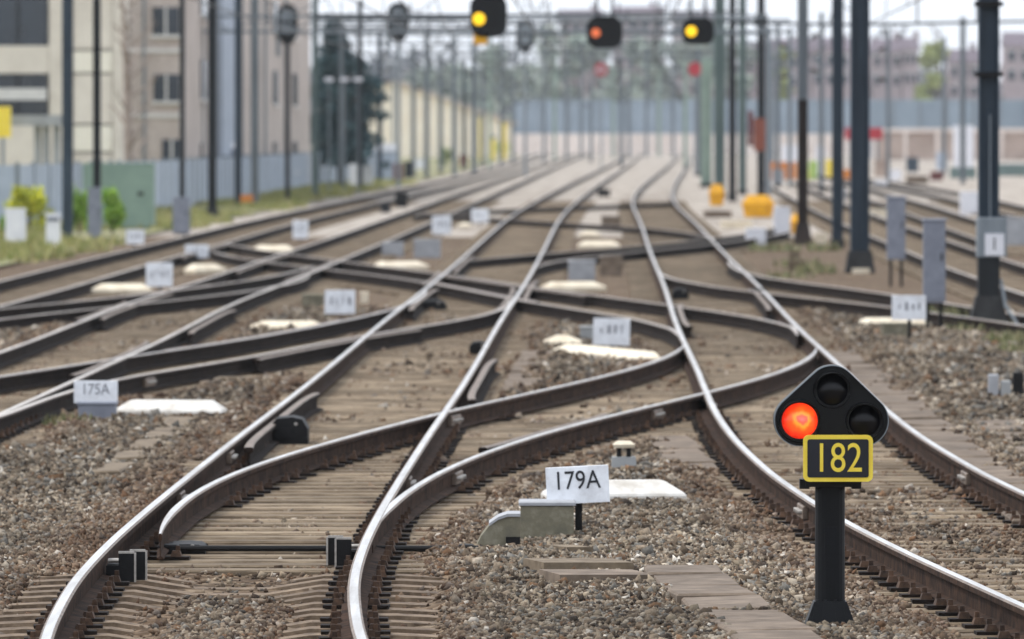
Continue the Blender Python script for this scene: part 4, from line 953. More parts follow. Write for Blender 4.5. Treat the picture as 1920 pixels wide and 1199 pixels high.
# slim grey cabinets right
def cabinet(x0, x1, y0, y1, base, label, name='cabinet', m_='grey_box', depth=.28):
    b = at((x0+x1)/2, base, -.2); Y = b.y; p0, p1 = dep(x0, y1, Y), dep(x1, y0, Y); w = (p1.x-p0.x)/2; z0, z1 = p0.z-b.z, p1.z-b.z
    e = empty(name, b, label, 'cabinet')
    MB().bevbox(-w, w, -depth/2, depth/2, z0, z1-.03, .01).build('body', M[m_], e)
    MB().bevbox(-w-.02, w+.02, -depth/2-.02, depth/2+.02, z1-.03, z1, .012).build('roof', M[m_], e)
    MB().box(-w*.86, w*.86, -depth/2-.012, -depth/2, z0+.04, z1-.08).build('door', M[m_], e)
    MB().box(w*.55, w*.7, -depth/2-.03, -depth/2-.012, (z0+z1)/2, (z0+z1)/2+.1).build('handle', M['black_steel'], e)
    for sx in (-.6, .6): MB().box(sx*w-.025, sx*w+.025, -.03, .03, -.15, z0).build('leg', M['black_steel'], e)
    return e
cabinet(1731, 1772, 410, 567, 622, 'nearer slim grey cabinet on legs left of the numbered mast')
cabinet(1663, 1697, 368, 487, 535, 'farther slim grey cabinet on thin legs beside the dark mast')
MB_ = None

# ---------------------------------------------------------------- cable troughs and planks
def trough(pts, wid, label, m_, z=-.15, step=1.0, name='cable_trough', lidn='lid'):
    P = [at(x, y, z) for x, y in pts]; e = empty(name, (P[0].x, P[0].y, z-.1), label, 'cable trough')
    acc = [0]
    for i in range(1, len(P)): acc.append(acc[-1]+(P[i]-P[i-1]).length)
    n = max(2, int(acc[-1]/step)); 
    def pos(s):
        i = min(max(np.searchsorted(acc, s)-1, 0), len(P)-2); return P[i].lerp(P[i+1], (s-acc[i])/(acc[i+1]-acc[i]))
    L = acc[-1]/n
    for k in range(n):
        c = pos((k+.5)*L); d = pos(min((k+.5)*L+.2, acc[-1]))-pos((k+.5)*L-.2)
        rz = math.atan2(d.y, d.x)
        o = MB().bevbox(-L/2+.006, L/2-.006, -wid/2, wid/2, -.09, 0, .012).build(lidn, M[m_], e, Vector((c.x, c.y, z+random.uniform(-.012, .014)))-e.location, rz+random.uniform(-.02, .02))
        o.rotation_euler = (random.uniform(-.04, .04), random.uniform(-.014, .014), rz+random.uniform(-.05, .05))
        KEEPOUT.append((c.x-wid*.4, c.x+wid*.42, c.y-L*.44, c.y+L*.42))
    return e
trough([(1270,1062),(1330,1110),(1400,1150),(1460,1200),(1540,1260)], .44, 'pinkish concrete cable trough left of the dwarf signal', 'slab', z=-.125)
trough([(1575,660),(1640,705),(1730,790),(1850,885),(1960,975)], .46, 'concrete cable trough along the right side of the right-hand track', 'slab')
trough([(345,784),(300,812),(255,842),(200,888)], .24, 'beige slab path curving below the left white board', 'slab_beige', z=-.15, step=2.4, name='slab_path', lidn='slab')
trough([(1010,660),(990,700),(975,735)], .4, 'dark walkway slabs between the centre and crossover rails', 'slab', z=-.165, step=1.2, name='slab_path', lidn='slab')
trough([(1300,880),(1270,850),(1250,820)], .42, 'grey slab under the crossover left of the right-hand track', 'slab', z=-.16, step=1.2, name='slab_path', lidn='slab')
trough([(1960,860),(1870,790)], .4, 'broken slab at the right edge beside the weeds', 'slab', z=-.15, step=1.1, name='slab_path', lidn='slab')
def plank(xl, yl, xr, yr, d, label, m_='slab_beige', z=-.14, th=.07, skew=.12):
    a, b = at(xl, yl, z), at(xr, yr, z); c = (a+b)/2; L = (b-a).length
    o = MB().add([(-L/2,0,-th),(L/2,0,-th),(L/2-skew,d,-th),(-L/2-skew,d,-th),(-L/2,0,0),(L/2,0,0),(L/2-skew,d,0),(-L/2-skew,d,0)],
                 [(0,3,2,1),(4,5,6,7),(0,1,5,4),(1,2,6,5),(2,3,7,6),(3,0,4,7)]).build('timber_plank', M[m_], None, c)
    KEEPOUT.append((c.x-L/2-.05, c.x+L/2, c.y-.02, c.y+d+.02))
    return tag(o, label, 'plank', 'planks in front of the 179A plate')
plank(1050, 1078, 1226, 1078, .62, 'front pale plank at the foot of the 179A plate', m_='slab', z=-.105)
plank(1022, 1054, 1186, 1056, .5, 'middle pale plank at the foot of the 179A plate', z=-.1)
plank(1058, 1026, 1112, 1026, .3, 'short pale plank right under the 179A post', z=-.13)

# ---------------------------------------------------------------- overhead line masts
def mast(px, base_y, wpx, m_, label, h=9.0, foot=1.0, foot_h=.45, zb=-.22, extra=None, split=None, group='overhead line masts', round_=False, name='catenary_mast', footm='foundation'):
    b = at(px, base_y, zb); w = wpx/(FPX/b.y)/2
    e = empty(name, b, label, 'mast', group)
    def hsec(z0, z1, mm, nm):
        mb = MB(); t = max(.018, w*.16)
        if round_: mb.tube([(0,0,z0),(0,0,z1)], w, 12)
        else:
            mb.box(-w, -w+t, -w*1.05, w*1.05, z0, z1); mb.box(w-t, w, -w*1.05, w*1.05, z0, z1); mb.box(-w+t, w-t, -t*.5, t*.5, z0, z1)
        return mb.build(nm, M[mm], e)
    if split: hsec(-.1, split[0], split[1], 'lower_post'); hsec(split[0], h, m_, 'post')
    else: hsec(-.1, h, m_, 'post')
    if foot:
        mb = MB(); mb.frustum((0,0), w*2.1*foot, w*2.1*foot, w*1.25, w*1.25, -.2, foot_h); mb.build('foundation', M[footm], e)
    return e, b, w
m1, b1, w1 = mast(1853, 622, 38, 'mast_blue', 'tall dark mast with a white number 1 plate, far right', foot=1.15, foot_h=.48)
Y = b1.y
lo = MB(); lo.box(-w1-.008, w1+.008, -w1*1.1-.008, w1*1.1+.008, .4, dep(0, 480, Y).z-b1.z); lo.build('lower_sleeve', M['mast_dark'], m1)
zc0, zc1 = dep(0, 482, Y).z-b1.z, dep(0, 408, Y).z-b1.z
MB().bevbox(-w1-.02, w1+.10, -w1*1.4, w1*1.25, zc0, zc1, .01).build('clamp_box', M['mast_grey'], m1)
p0, p1 = dep(1845, 479, Y), dep(1881, 438, Y)
sgp = MB().box(p0.x-b1.x, p1.x-b1.x, -w1*1.4-.02, -w1*1.4-.004, p0.z-b1.z, p1.z-b1.z).build('number_plate', M['white_plastic'], m1)
text_part('lettering', '1', .24, M['ink'], sgp, ((p0.x+p1.x)/2-b1.x, -w1*1.4-.0215, (p0.z+p1.z)/2-b1.z), .9)
for zz in (dep(0, 8, Y).z-b1.z, dep(0, 140, Y).z-b1.z):
    mb = MB(); mb.box(-w1-.05, w1+.05, -w1*1.2, w1*1.2, zz-.03, zz+.03); mb.build('clamp_ring', M['black_steel'], m1)
MB().tube([(w1*.1,-w1*1.0,.2),(w1*.1,-w1*1.0,dep(0,215,Y).z-b1.z)], .012, 6).build('cable_conduit', M['mast_grey'], m1)
MB().tube([(w1*1.2,-.1,.7),(w1*1.6,-.2,.35),(w1*3.2,-.4,.0),(w1*5,-.5,-.1)], .022, 8).build('ground_cable', M['mast_grey'], m1)
for dx in (-.2, .2): MB().tube([(dx,-w1*2.2,-.05),(dx,-w1*2.2,.06)], .03, 6).build('anchor_bolt', M['mast_grey'], m1)
m2, b2, w2 = mast(1612, 512, 35, 'mast_blue', 'widest dark blue-grey mast between the yellow bin and grey cabinets', foot=.85, foot_h=.42)
MB().box(-w2*.9, w2*1.0, -w2*1.9, -w2*1.78, .0, .09).build('tag_plate', M['board_cream'], m2)
mast(1570, 466, 20, 'mast_blue', 'slim blue-grey mast just left of the widest dark mast', foot=.6, foot_h=.2)
mast(1578, 400, 7, 'mast_dark', 'thin dark pole behind the slim blue-grey mast', foot=0, round_=True)
mast(1505, 459, 19, 'mast_grey', 'mast with grey top and rusty lower half beside the orange bin', foot=1.0, foot_h=.5, split=(dep(0,185,at(1505,459).y).z+.2,'mast_rust'), footm='mast_rust')
m3, b3, w3 = mast(1427, 372, 14, 'mast_dark', 'thin dark mast rising from the yellow bin with a brown board', foot=.6, foot_h=.2)
Y = b3.y; p0, p1 = dep(1413, 283, Y), dep(1442, 222, Y)
bd = MB().box(p0.x-b3.x, p1.x-b3.x, -w3-.14, -w3-.1, p0.z-b3.z, p1.z-b3.z).build('warning_board', M['red_brown'], m3)
MB().box(p0.x-b3.x-.25, p0.x-b3.x-.02, -w3-.06, -w3-.03, p0.z-b3.z+.2, p1.z-b3.z+.3).build('side_board', M['maroon'], m3)
zz = dep(0, 38, Y).z-b3.z; MB().bevbox(-.26, .26, -.2, .2, zz-.25, zz+.25, .05).build('insulator_box', M['mast_dark'], m3)
mast(1373, 378, 13, 'mast_dark', 'dark mast right of the grey-green mast', foot=.6, foot_h=.3)
mast(1349, 372, 20, 'mast_green', 'grey-green mast between the pale green and dark masts', foot=.5, foot_h=.2)
mast(1392, 365, 14, 'mast_green', 'grey-green mast just left of the brown board mast', foot=.5, foot_h=.2)
mast(1324, 352, 20, 'mast_palegreen', 'pale green mast nearest the right-hand track', foot=.5, foot_h=.2, h=dep(0,100,at(1326,352).y).z)
mast(182, 452, 14, 'mast_dark', 'thin black mast in front of the green cabinet', foot=.5, foot_h=.2)
mast(342, 441, 10, 'mast_dark', 'black pole standing over the small grey cabinet', foot=0, round_=True)
mast(398, 409, 16, 'mast_dark', 'dark mast in front of the brick building', foot=.9, foot_h=.3)
mast(447, 388, 13, 'mast_blue', 'slim mast left of the small orange cap', foot=.5, foot_h=.2)
mast(478, 388, 15, 'mast_grey', 'lattice-grey mast right of the small orange cap', foot=.5, foot_h=.2)
mast(591, 372, 11, 'mast_green', 'green-grey mast at the left edge of the conifer', foot=.5, foot_h=.2)
mast(675, 358, 9, 'mast_dark', 'thin dark pole between two white boxes', foot=.5, foot_h=.2)
mast(800, 336, 9, 'mast_grey', 'thin grey mast before the cream building, left one', foot=0)
mast(852, 330, 9, 'mast_grey', 'thin grey mast before the cream building, middle one', foot=0)
mast(889, 326, 10, 'mast_grey', 'grey mast before the cream building, right one', foot=0)
mast(1770, 330, 7, 'mast_grey', 'thin pale mast left of the white kiosk', foot=0)
mast(1805, 345, 10, 'mast_grey', 'pale grey mast behind the white kiosk', foot=0)
ORD = ['first','second','third','fourth','fifth','sixth','seventh','eighth','ninth','tenth','eleventh','twelfth','thirteenth','fourteenth']
for i, (x, y) in enumerate(((918,318),(940,312),(1020,306),(1040,303),(1062,300),(1090,298),(1150,296),(1180,296),(1212,295),(1236,294),(1262,296))):
    mast(x, y, 5.5, 'mast_grey' if i % 3 else 'mast_palegreen', ORD[i] + ' hazy thin mast from the left at the far end of the tracks', h=11+i % 3, foot=0, group='hazy masts at the far end')

def arm_mast(px, by, wpx, m_, label, side, seed):
    e, b, w = mast(px, by, wpx, m_, label, h=8.2, foot=.5, foot_h=.2, group='masts with bracket arms along the tracks'); L = 2.6*side
    MB().tube([(0,0,7.2), (L,0,6.1)], .045, 6).build('bracket_tube', M['mast_grey'], e)
    MB().tube([(0,0,5.5), (L,0,6.1)], .04, 6).build('bracket_tube', M['mast_grey'], e)
    MB().tube([(L*.45,0,5.75), (L*1.02,0,5.55)], .03, 6).build('registration_arm', M['mast_grey'], e)
    for z in (7.2, 5.5): MB().tube([(side*(w+.05),0,z), (side*(w+.4),0,z-(.15 if z > 6 else -.1))], .09, 7).build('insulator', M['mast_rust'], e)
for i, (x, y, w, sd_, m_) in enumerate(((640,352,9,1,'mast_grey'),(712,344,9,1,'mast_blue'),(775,333,8,1,'mast_grey'),(826,326,8,1,'mast_grey'),(870,320,7,1,'mast_blue'),(905,314,7,1,'mast_grey'),(962,308,6,1,'mast_grey'),(1108,304,6,-1,'mast_grey'),(1165,312,7,-1,'mast_grey'),(1285,318,7,-1,'mast_palegreen'),(1310,330,8,-1,'mast_grey'),(1458,352,8,1,'mast_grey'),(1540,362,8,-1,'mast_grey'),(1665,348,7,-1,'mast_grey'))):
    arm_mast(x, y, w, m_, ORD[i] + ' mast from the left carrying a bracket arm and insulators', sd_, i)

# ---------------------------------------------------------------- signals seen at the top of the picture
def gantry(Y, xl, xr, z, label, m_='mast_grey', hz=.7, legw=.1):
    e = empty('signal_gantry', (xl, Y, -.2), label, 'gantry'); W = xr-xl
    for sx in (0, W): MB().box(sx-legw, sx+legw, -legw, legw, -.2, z+.2).build('leg', M[m_], e)
    for dz in (0, hz):
        for dy in (-.25, .25): MB().box(0, W, dy-.05, dy+.05, z+dz-.05, z+dz+.05).build('chord', M[m_], e)
    n = max(4, int(W/1.1)); mb = MB()
    for k in range(n):
        x0, x1 = W*k/n, W*(k+1)/n
        for dy in (-.25, .25): mb.tube([(x0,dy,z), (x1,dy,z+hz)] if k % 2 else [(x0,dy,z+hz), (x1,dy,z)], .03, 5, cap=False)
    tag(mb.build('lattice', M[m_], e), kind='stuff')
    return e
gantry(213.0, -11.09, 8.62, 7.3, 'steel signal gantry carrying the three lit signal heads', 'mast_blue', legw=.13)
def head_signal(x0, x1, y0, y1, Y, lx, ly, lr, lampm, label, hang=7.3, shape='round', tail=None):
    c = dep((x0+x1)/2, (y0+y1)/2, Y); p0, p1 = dep(x0, y1, Y), dep(x1, y0, Y); w, h = p1.x-p0.x, p1.z-p0.z
    e = empty('main_signal', c, label, 'signal', 'lit signal heads on the gantry')
    pts = rounded_poly([(-w/2,-h/2),(w/2,-h/2),(w/2,h/2),(-w/2,h/2)], [min(w,h)*.36]*4, 6)
    MB().prism_y(pts, -.05, .0).build('backboard', M['signal_black'], e)
    MB().bevbox(-w*.25, w*.25, 0, .25, -h*.3, h*.3, .03).build('lamp_case', M['signal_black'], e)
    l = dep(lx, ly, Y)-c; r = lr/(FPX/Y)
    mb = MB(); seg = 20
    mb.add([(l.x, -.085, l.z)]+[(l.x+r*math.cos(2*math.pi*k/seg), -.07, l.z+r*math.sin(2*math.pi*k/seg)) for k in range(seg)], [(0, 1+(k+1) % seg, 1+k) for k in range(seg)])
    mb.build('lens', M[lampm], e)
    hd_ = MB(); vs_ = []
    for k in range(13):
        a = math.pi*k/12
        for rr_, yy in ((r*1.15,-.05),(r*1.15,-.3),(r*1.08,-.3),(r*1.08,-.05)): vs_.append((l.x+rr_*math.cos(a), yy, l.z+rr_*math.sin(a)))
    hd_.add(vs_, [(k*4+j, k*4+(j+1) % 4, k*4+4+(j+1) % 4, k*4+4+j) for k in range(12) for j in range(4)]); hd_.build('hood', M['signal_black'], e)
    for sx in (-.22, .22): MB().box(sx*w-.03, sx*w+.03, .02, .08, h*.3, hang-c.z).build('hanger', M['mast_dark'], e)
    if tail:
        t0, t1 = dep(tail[0], tail[3], Y)-c, dep(tail[2], tail[1], Y)-c
        MB().box(t0.x, t1.x, -.05, -.02, t0.z, t1.z).build('indicator_plate', M[tail[4]], e)
    return e
head_signal(881, 951, -12, 71, 213, 898, 36, 11.5, 'lamp_yellow', 'largest black signal head with a bright yellow lamp', tail=(888,62,914,84,'orange'))
head_signal(1100, 1167, 31, 91, 213, 1117, 62, 8.5, 'lamp_dimred', 'middle black signal head with a dull orange red lamp')
head_signal(1279, 1339, 34, 84, 213, 1296, 59, 10, 'lamp_yellow', 'right black signal head with a bright yellow lamp')
def rear_signal(cx, y0, y1, wpx, base, mm, label, ringm='signal_black'):
    b = at(cx, base, -.2); Y = b.y; p0, p1 = dep(cx-wpx/2, y1, Y), dep(cx+wpx/2, y0, Y); w, h = p1.x-p0.x, p1.z-p0.z; zc = (p0.z+p1.z)/2-b.z
    e = empty('rear_signal', b, label, 'signal')
    pts = rounded_poly([(-w/2,zc-h/2),(w/2,zc-h/2),(w/2,zc+h/2),(-w/2,zc+h/2)], [w*.46]*4, 6)
    MB().prism_y(pts, -.0, .06).build('backboard', M[ringm], e)
    q = rounded_poly([(-w*.3,zc-h*.3),(w*.3,zc-h*.3),(w*.3,zc+h*.34),(-w*.3,zc+h*.34)], [w*.2]*4, 5)
    MB().prism_y(q, -.22, -.0).build('lamp_case', M['mast_grey'], e)
    MB().box(-w*.22, w*.22, -.24, -.222, zc-h*.02, zc+h*.05).build('case_hinge', M['mast_dark'], e)
    MB().tube([(0,.15,-.2),(0,.15,zc-h*.3)], .10, 10).build('post', M[mm], e)
    MB().box(-w*.3, w*.3, .02, .2, zc-h*.56, zc-h*.48).build('bracket', M['signal_black'], e)
    MB().box(-w*.55, -w*.35, .1, .2, zc-h*.9, zc-h*.3).build('ladder', M['mast_grey'], e)
    return e
rear_signal(539, 8, 78, 39, 378, 'mast_dark', 'rear of a signal with a dark ring on a dark post, left one')
rear_signal(747, 5, 74, 41, 352, 'mast_grey', 'rear of a signal with a dark ring on a pale grey post')
rear_signal(985, 36, 94, 34, 330, 'mast_grey', 'hazier rear of a signal right of the largest lit head', 'mast_dark')
def disc_sign(cx, cy, rpx, base, mm, label):
    b = at(cx, base, -.2); Y = b.y; r = rpx/(FPX/Y); z = dep(cx, cy, Y).z-b.z
    e = empty('round_sign', b, label, 'sign')
    MB().prism_y([(r*math.cos(2*math.pi*k/20), z+r*math.sin(2*math.pi*k/20)) for k in range(20)], -.05, -.02).build('disc', M[mm], e)
    MB().prism_y([(r*.8*math.cos(2*math.pi*k/20)*.9, z+r*.22*math.sin(2*math.pi*k/20)) for k in range(20)], -.06, -.051).build('bar', M['white_plastic'] if cx < 1200 else M[mm], e)
    MB().tube([(0,.03,-.2),(0,.03,z+.3)], .06, 8).build('post', M['mast_grey'], e)
disc_sign(1303, 130, 13, 330, 'red_paint', 'round red disc sign below the right signal head')
disc_sign(1127, 131, 13, 318, 'red_paint', 'round red and white disc sign below the middle signal head')

# ---------------------------------------------------------------- overhead wires and far portals
for (Y, zz, xl, xr, lab) in ((330, 6.6, -12, 9.9, 'nearest far portal beam crossing above all the tracks'), (430, 7.8, -13, 14, 'second far portal beam above the tracks'), (560, 8.6, -12, 17, 'third far portal beam above the tracks'), (720, 9.2, -10, 22, 'farthest portal beam above the tracks')):
    gantry(Y, xl, xr, zz, lab, 'mast_grey', .6)
def wires(key, off, label):
    e = empty('overhead_wire', (LINE[key][0,0]+off, 150.0, 5.4), label, 'overhead wire')
    ys = np.linspace(150, 900, 90); a = MB(); b = MB(); d = MB(); pa = []; pb = []
    for y in ys:
        x = np.interp(y, LINE[key][:,1], LINE[key][:,0])+off; sag = ((y-150) % 62.5)/62.5; s = 4*sag*(1-sag)
        pa.append((x, y, 5.45)); pb.append((x, y, 6.9-.9*s))
    a.tube(pa, .02, 5); b.tube(pb, .022, 5)
    for k in range(0, len(ys), 2): d.tube([pa[k], pb[k]], .012, 4, cap=False)
    a.build('contact_wire', M['wire'], e, world=True); b.build('carrier_wire', M['wire'], e, world=True)
    tag(d.build('droppers', M['wire'], e, world=True), kind='stuff')
for k, (Y_, ya, yb) in enumerate(((260, 28, 22), (300, 44, 40), (360, 66, 62), (410, 82, 80), (470, 98, 95), (540, 112, 110), (640, 130, 128))):
    e = empty('cross_span_wire', dep(560, ya, Y_), ('highest', 'second highest', 'third highest', 'fourth highest', 'fifth highest', 'second lowest', 'lowest')[k] + ' span wire stretched across the tracks in the distance', 'overhead wire', 'span wires across the tracks')
    MB().tube([dep(575+12*k, ya, Y_)-e.location, dep(960, (ya+yb)/2+3, Y_)-e.location, dep(1400+10*k, yb, Y_)-e.location], .03, 6).build('wire', M['wire'], e)
    for px in range(640+17*k, 1380, 130): MB().tube([dep(px, ya, Y_)-e.location, dep(px, ya-26, Y_)-e.location], .022, 5).build('dropper', M['wire'], e)
wires('A1', .75, 'overhead wire above the centre track')
wires('C1', .75, 'overhead wire above the right-hand track')
wires('B1', .75, 'overhead wire above the second track from the left')
wires('L1', .75, 'overhead wire above the leftmost track')
wires('N2', .75, 'overhead wire above the siding behind the grey cabinets')
e = empty('cross_span_wire', dep(1380, 45, 240), 'horizontal span wire between the right-hand masts', 'overhead wire')
MB().tube([dep(1375, 42, 250)-e.location, dep(1600, 47, 250)-e.location, dep(1950, 40, 250)-e.location], .045, 6).build('wire', M['wire'], e)
for px in (1720, 1832): MB().tube([dep(px, 42, 250)-e.location, dep(px, -40, 250)-e.location], .03, 5).build('dropper', M['wire'], e)
e = empty('cross_span_wire', dep(600, 40, 300), 'horizontal span wires left of the largest lit signal', 'overhead wire')
for y0 in (34, 52): MB().tube([dep(590, y0, 300)-e.location, dep(880, y0+2, 300)-e.location], .05, 6).build('wire', M['wire'], e)

# ---------------------------------------------------------------- left side: cabinets, bins, bushes, fence
cabinet(157, 290, 306, 428, 432, 'large sage green equipment cabinet behind the black mast', 'equipment_cabinet', 'green_cabinet', 1.0)
cabinet(324, 356, 370, 438, 440, 'small blue-grey cabinet under the black pole', 'cabinet', 'grey_box', .4)
cabinet(165, 190, 352, 448, 453, 'narrow grey cabinet at the foot of the black mast', 'cabinet', 'grey_box', .3)
pbox('white_bollard_box', 10, 47, 391, 464, 'tall white box in front of the yellow bush', 'box', 'white_plastic', .4)
e = pbox('white_bollard_box', 86, 112, 401, 466, 'white post box with dark slot beside the yellow bush', 'box', 'white_plastic', .35)
MB().box(-.14, .14, -.02, -.002, .62, .72).build('slot', M['grey_box'], e)
pbox('white_box', 655, 674, 308, 352, 'slim white box left of the thin dark pole', 'box', 'white_plastic', .5)
pbox('white_box', 680, 699, 311, 350, 'slim white box right of the thin dark pole', 'box', 'white_plastic', .5)
pbox('maroon_box', 737, 756, 306, 341, 'maroon box by the foot of the pale signal post', 'box', 'maroon', .6)
pbox('dark_box', 758, 773, 303, 335, 'dark box next to the maroon box', 'box', 'mast_dark', .6)
pbox('white_box', 776, 796, 298, 318, 'small white box right of the dark box', 'box', 'white_plastic', .6)
pbox('maroon_box', 862, 876, 290, 312, 'far brown box before the cream building', 'box', 'red_brown', .8)
pbox('orange_box', 451, 474, 366, 388, 'small orange cap box between two slim masts', 'box', 'orange_dark', .4)
pbox('ballast_bin', 741, 764, 362, 388, 'small black box between the left tracks', 'box', 'black_steel', .4)
pbox('ballast_bin', 714, 732, 382, 398, 'low dark box left of the small black box', 'box', 'mast_dark', .4)
pbox('ballast_bin', 1121, 1144, 355, 368, 'small black box between the far centre rails', 'box', 'black_steel', .4)
def bush(cx, base, wpx, hpx, cols, label, seed, n=2600):
    b = at(cx, base, -.2); s = b.y/FPX; w, h = wpx*s/2, hpx*s
    e = empty('bush', b, label, 'bush')
    branches(e, h*.8, .035, w*.8, 9, seed, M['bark'], 2, .1)
    rr = random.Random(seed); bl = [(rr.uniform(-.55,.55)*w, rr.uniform(-.4,.4)*w, h*rr.uniform(.3,.78), w*rr.uniform(.3,.55), w*.5, h*rr.uniform(.16,.28)) for k in range(9)]
    leafy('crown', e, bl, n, .05, cols, seed)
    return e
YL = [lin(214,208,66), lin(188,192,56), lin(156,168,52)]; GR = [lin(140,176,72), lin(108,150,58), lin(164,192,84)]
bush(58, 442, 100, 108, YL, 'yellow flowering bush by the grey fence, far left', 31)
bush(150, 442, 60, 104, GR, 'bright green bush left of the narrow grey cabinet', 32)
bush(210, 442, 60, 100, GR, 'bright green bush right of the black mast', 33)
bush(8, 444, 26, 40, GR, 'low green bush at the left picture edge', 34, 1200)
bush(836, 318, 40, 48, [lin(138,152,92), lin(116,132,76)], 'olive bush before the cream building', 35, 1800)
bush(938, 300, 46, 40, [lin(186,192,70), lin(160,172,60)], 'yellow-green bush at the right end of the cream building', 36, 1500)
# panel fence along the left boundary
fp = [(-14.6, 252), (-13.2, 268), (-12.0, 292), (-11.2, 330), (-10.6, 372), (-9.9, 420), (-8.9, 480), (-7.6, 560)]
fe = empty('panel_fence', (*fp[0], -.2), 'long blue-grey panel fence along the left boundary', 'fence')
fl = [Vector((-24, 250, -.2))] + [Vector((x, y, -.2)) for x, y in fp]
seg = []
for a, b in zip(fl[:-1], fl[1:]):
    L = (b-a).length; n = max(1, int(L/3.0))
    for k in range(n): seg.append((a.lerp(b, k/n), a.lerp(b, (k+1)/n)))
for a, b in seg:
    d = b-a; L = d.length; rz = math.atan2(d.y, d.x); c = (a+b)/2
    MB().box(-L/2+.06, L/2-.06, -.03, .03, 0, 1.72).build('panel', M['fence_grey'], fe, c-fe.location, rz)
    MB().box(-.06, .06, -.06, .06, -.1, 1.8).build('post', M['mast_grey'], fe, a-fe.location, rz)

# ---------------------------------------------------------------- left buildings
def wbox(e, name, x0, y0, x1, y1, Y, d, m_, dy=0.0, parent=None):     # a facade piece between two picture corners at distance Y
    p0, p1 = dep(x0, y1, Y), dep(x1, y0, Y); q = e.location
    return MB().box(p0.x-q.x, p1.x-q.x, Y+dy-q.y, Y+dy+d-q.y, p0.z-q.z, p1.z-q.z).build(name, M[m_], parent or e)
Y = 300.0
ob = empty('office_building', (dep(60, 300, Y).x, Y, -.2), 'beige office block with dark strip windows at the upper left edge', 'building')
wbox(ob, 'back_wall', -260, -160, 225, 395, Y, 6, 'beige_wall', .6)
for (y0, y1) in ((-160, -60), (86, 138), (218, 330)): wbox(ob, 'spandrel', -260, y0, 92, y1, Y, .55, 'beige_wall')
wbox(ob, 'balcony_rail', -260, 166, 88, 188, Y, .2, 'frame_white', -.3)
wbox(ob, 'pier', 93, -160, 136, 330, Y, .58, 'beige_wall', -.05)
wbox(ob, 'pier', 212, -160, 228, 330, Y, .58, 'beige_wall', -.05)
for (y0, y1) in ((-60, 86), (138, 218)):
    for k in range(6):
        x0 = -260+k*58.5
        wi = wbox(ob, 'window', x0+2, y0, x0+56, y1, Y, .1, 'glass', .45); wbox(ob, 'frame', x0-2, y0, x0+2, y1, Y, .2, 'mast_dark', .38, parent=wi)
for (y0, y1, m_) in ((-160, 92, 'beige_wall'), (96, 136, 'cream_panel'), (140, 232, 'beige_wall'), (236, 284, 'cream_panel'), (288, 330, 'beige_wall')):
    wbox(ob, 'facade_panel', 138, y0, 210, y1, Y, .5, m_)
cn = empty('entrance_canopy', (dep(70, 300, 285).x, 285, -.2), 'grey concrete canopy on pillars in front of the office block', 'canopy')
wbox(cn, 'slab', 18, 216, 122, 236, 285, 2.5, 'grey_concrete')
for x in (68, 84, 104): wbox(cn, 'pillar', x-6, 236, x+6, 330, 285, .5, 'grey_concrete', .6)
e = empty('yellow_hoarding', (dep(8, 300, 284).x, 284, -.2), 'yellow panel beside the concrete canopy at the left edge', 'panel')
wbox(e, 'panel', -10, 200, 20, 258, 284, .2, 'yellow_paint'); wbox(e, 'leg', 2, 258, 8, 330, 284, .2, 'mast_grey')
Y = 318.0
bb = empty('brick_building', (dep(300, 300, Y).x, Y, -.2), 'pinkish brick building with small square windows behind the masts', 'building')
x0 = dep(226, 0, Y).x; x1 = dep(344, 0, Y).x
q = bb.location; zt = 12.0
MB().add([(x0-q.x,0,0),(x1-q.x,0,0),(x1+2.35-q.x,100,0),(x0-q.x,100,0),(x0-q.x,0,zt),(x1-q.x,0,zt),(x1+2.35-q.x,100,zt),(x0-q.x,100,zt)],
         [(0,1,5,4),(1,2,6,5),(2,3,7,6),(3,0,4,7),(4,5,6,7)]).build('wall', M['brick_pink'], bb)
for (a, y0, b, y1) in ((286,14,336,66),(288,140,336,190),(304,262,340,302)):
    wi = wbox(bb, 'window', a, y0, b, y1, Y, .06, 'glass', -.06); wbox(bb, 'sill', a-3, y1, b+3, y1+6, Y, .2, 'frame_white', -.16, parent=wi)
    wbox(bb, 'frame', (a+b)/2-2, y0, (a+b)/2+2, y1, Y, .06, 'frame_white', -.1, parent=wi)
for k, t in enumerate((.12, .3, .48, .66, .84)):         # windows in the long side wall, set proud by a frame
    for (z0, z1) in ((.9, 2.3), (4.0, 5.5), (7.2, 8.6)):
        px_ = x1-q.x+2.35*t; py_ = 100*t
        o = MB().box(-.0, .08, -1.6, 1.6, z0, z1).build('window', M['glass'], bb, (px_, py_, 0), -math.atan2(2.35, 100)); MB().box(0, .14, -1.7, 1.7, z0-.12, z0).build('sill', M['frame_white'], o)
wbox(bb, 'downpipe', 268, -100, 272, 330, Y, .12, 'mast_grey', -.12)
for yb_ in (92, 214): wbox(bb, 'band_course', 228, yb_, 343, yb_+7, Y, .1, 'frame_white', -.08)
for k, t in enumerate((.2, .38, .57, .75)):
    MB().box(0, .12, -.12, .12, 0, 12).build('downpipe', M['mast_grey'], bb, (x1-q.x+2.35*t, 100*t, 0), -math.atan2(2.35, 100))
MB().box(-.05, .25, -6, 6, 0, 12.1).build('grey_stair_strip', M['fence_grey'], bb, (x1-q.x+2.35*.27, 27, 0), -math.atan2(2.35, 100))
wbox(bb, 'downpipe', 236, -100, 241, 330, Y, .12, 'mast_grey', -.12)
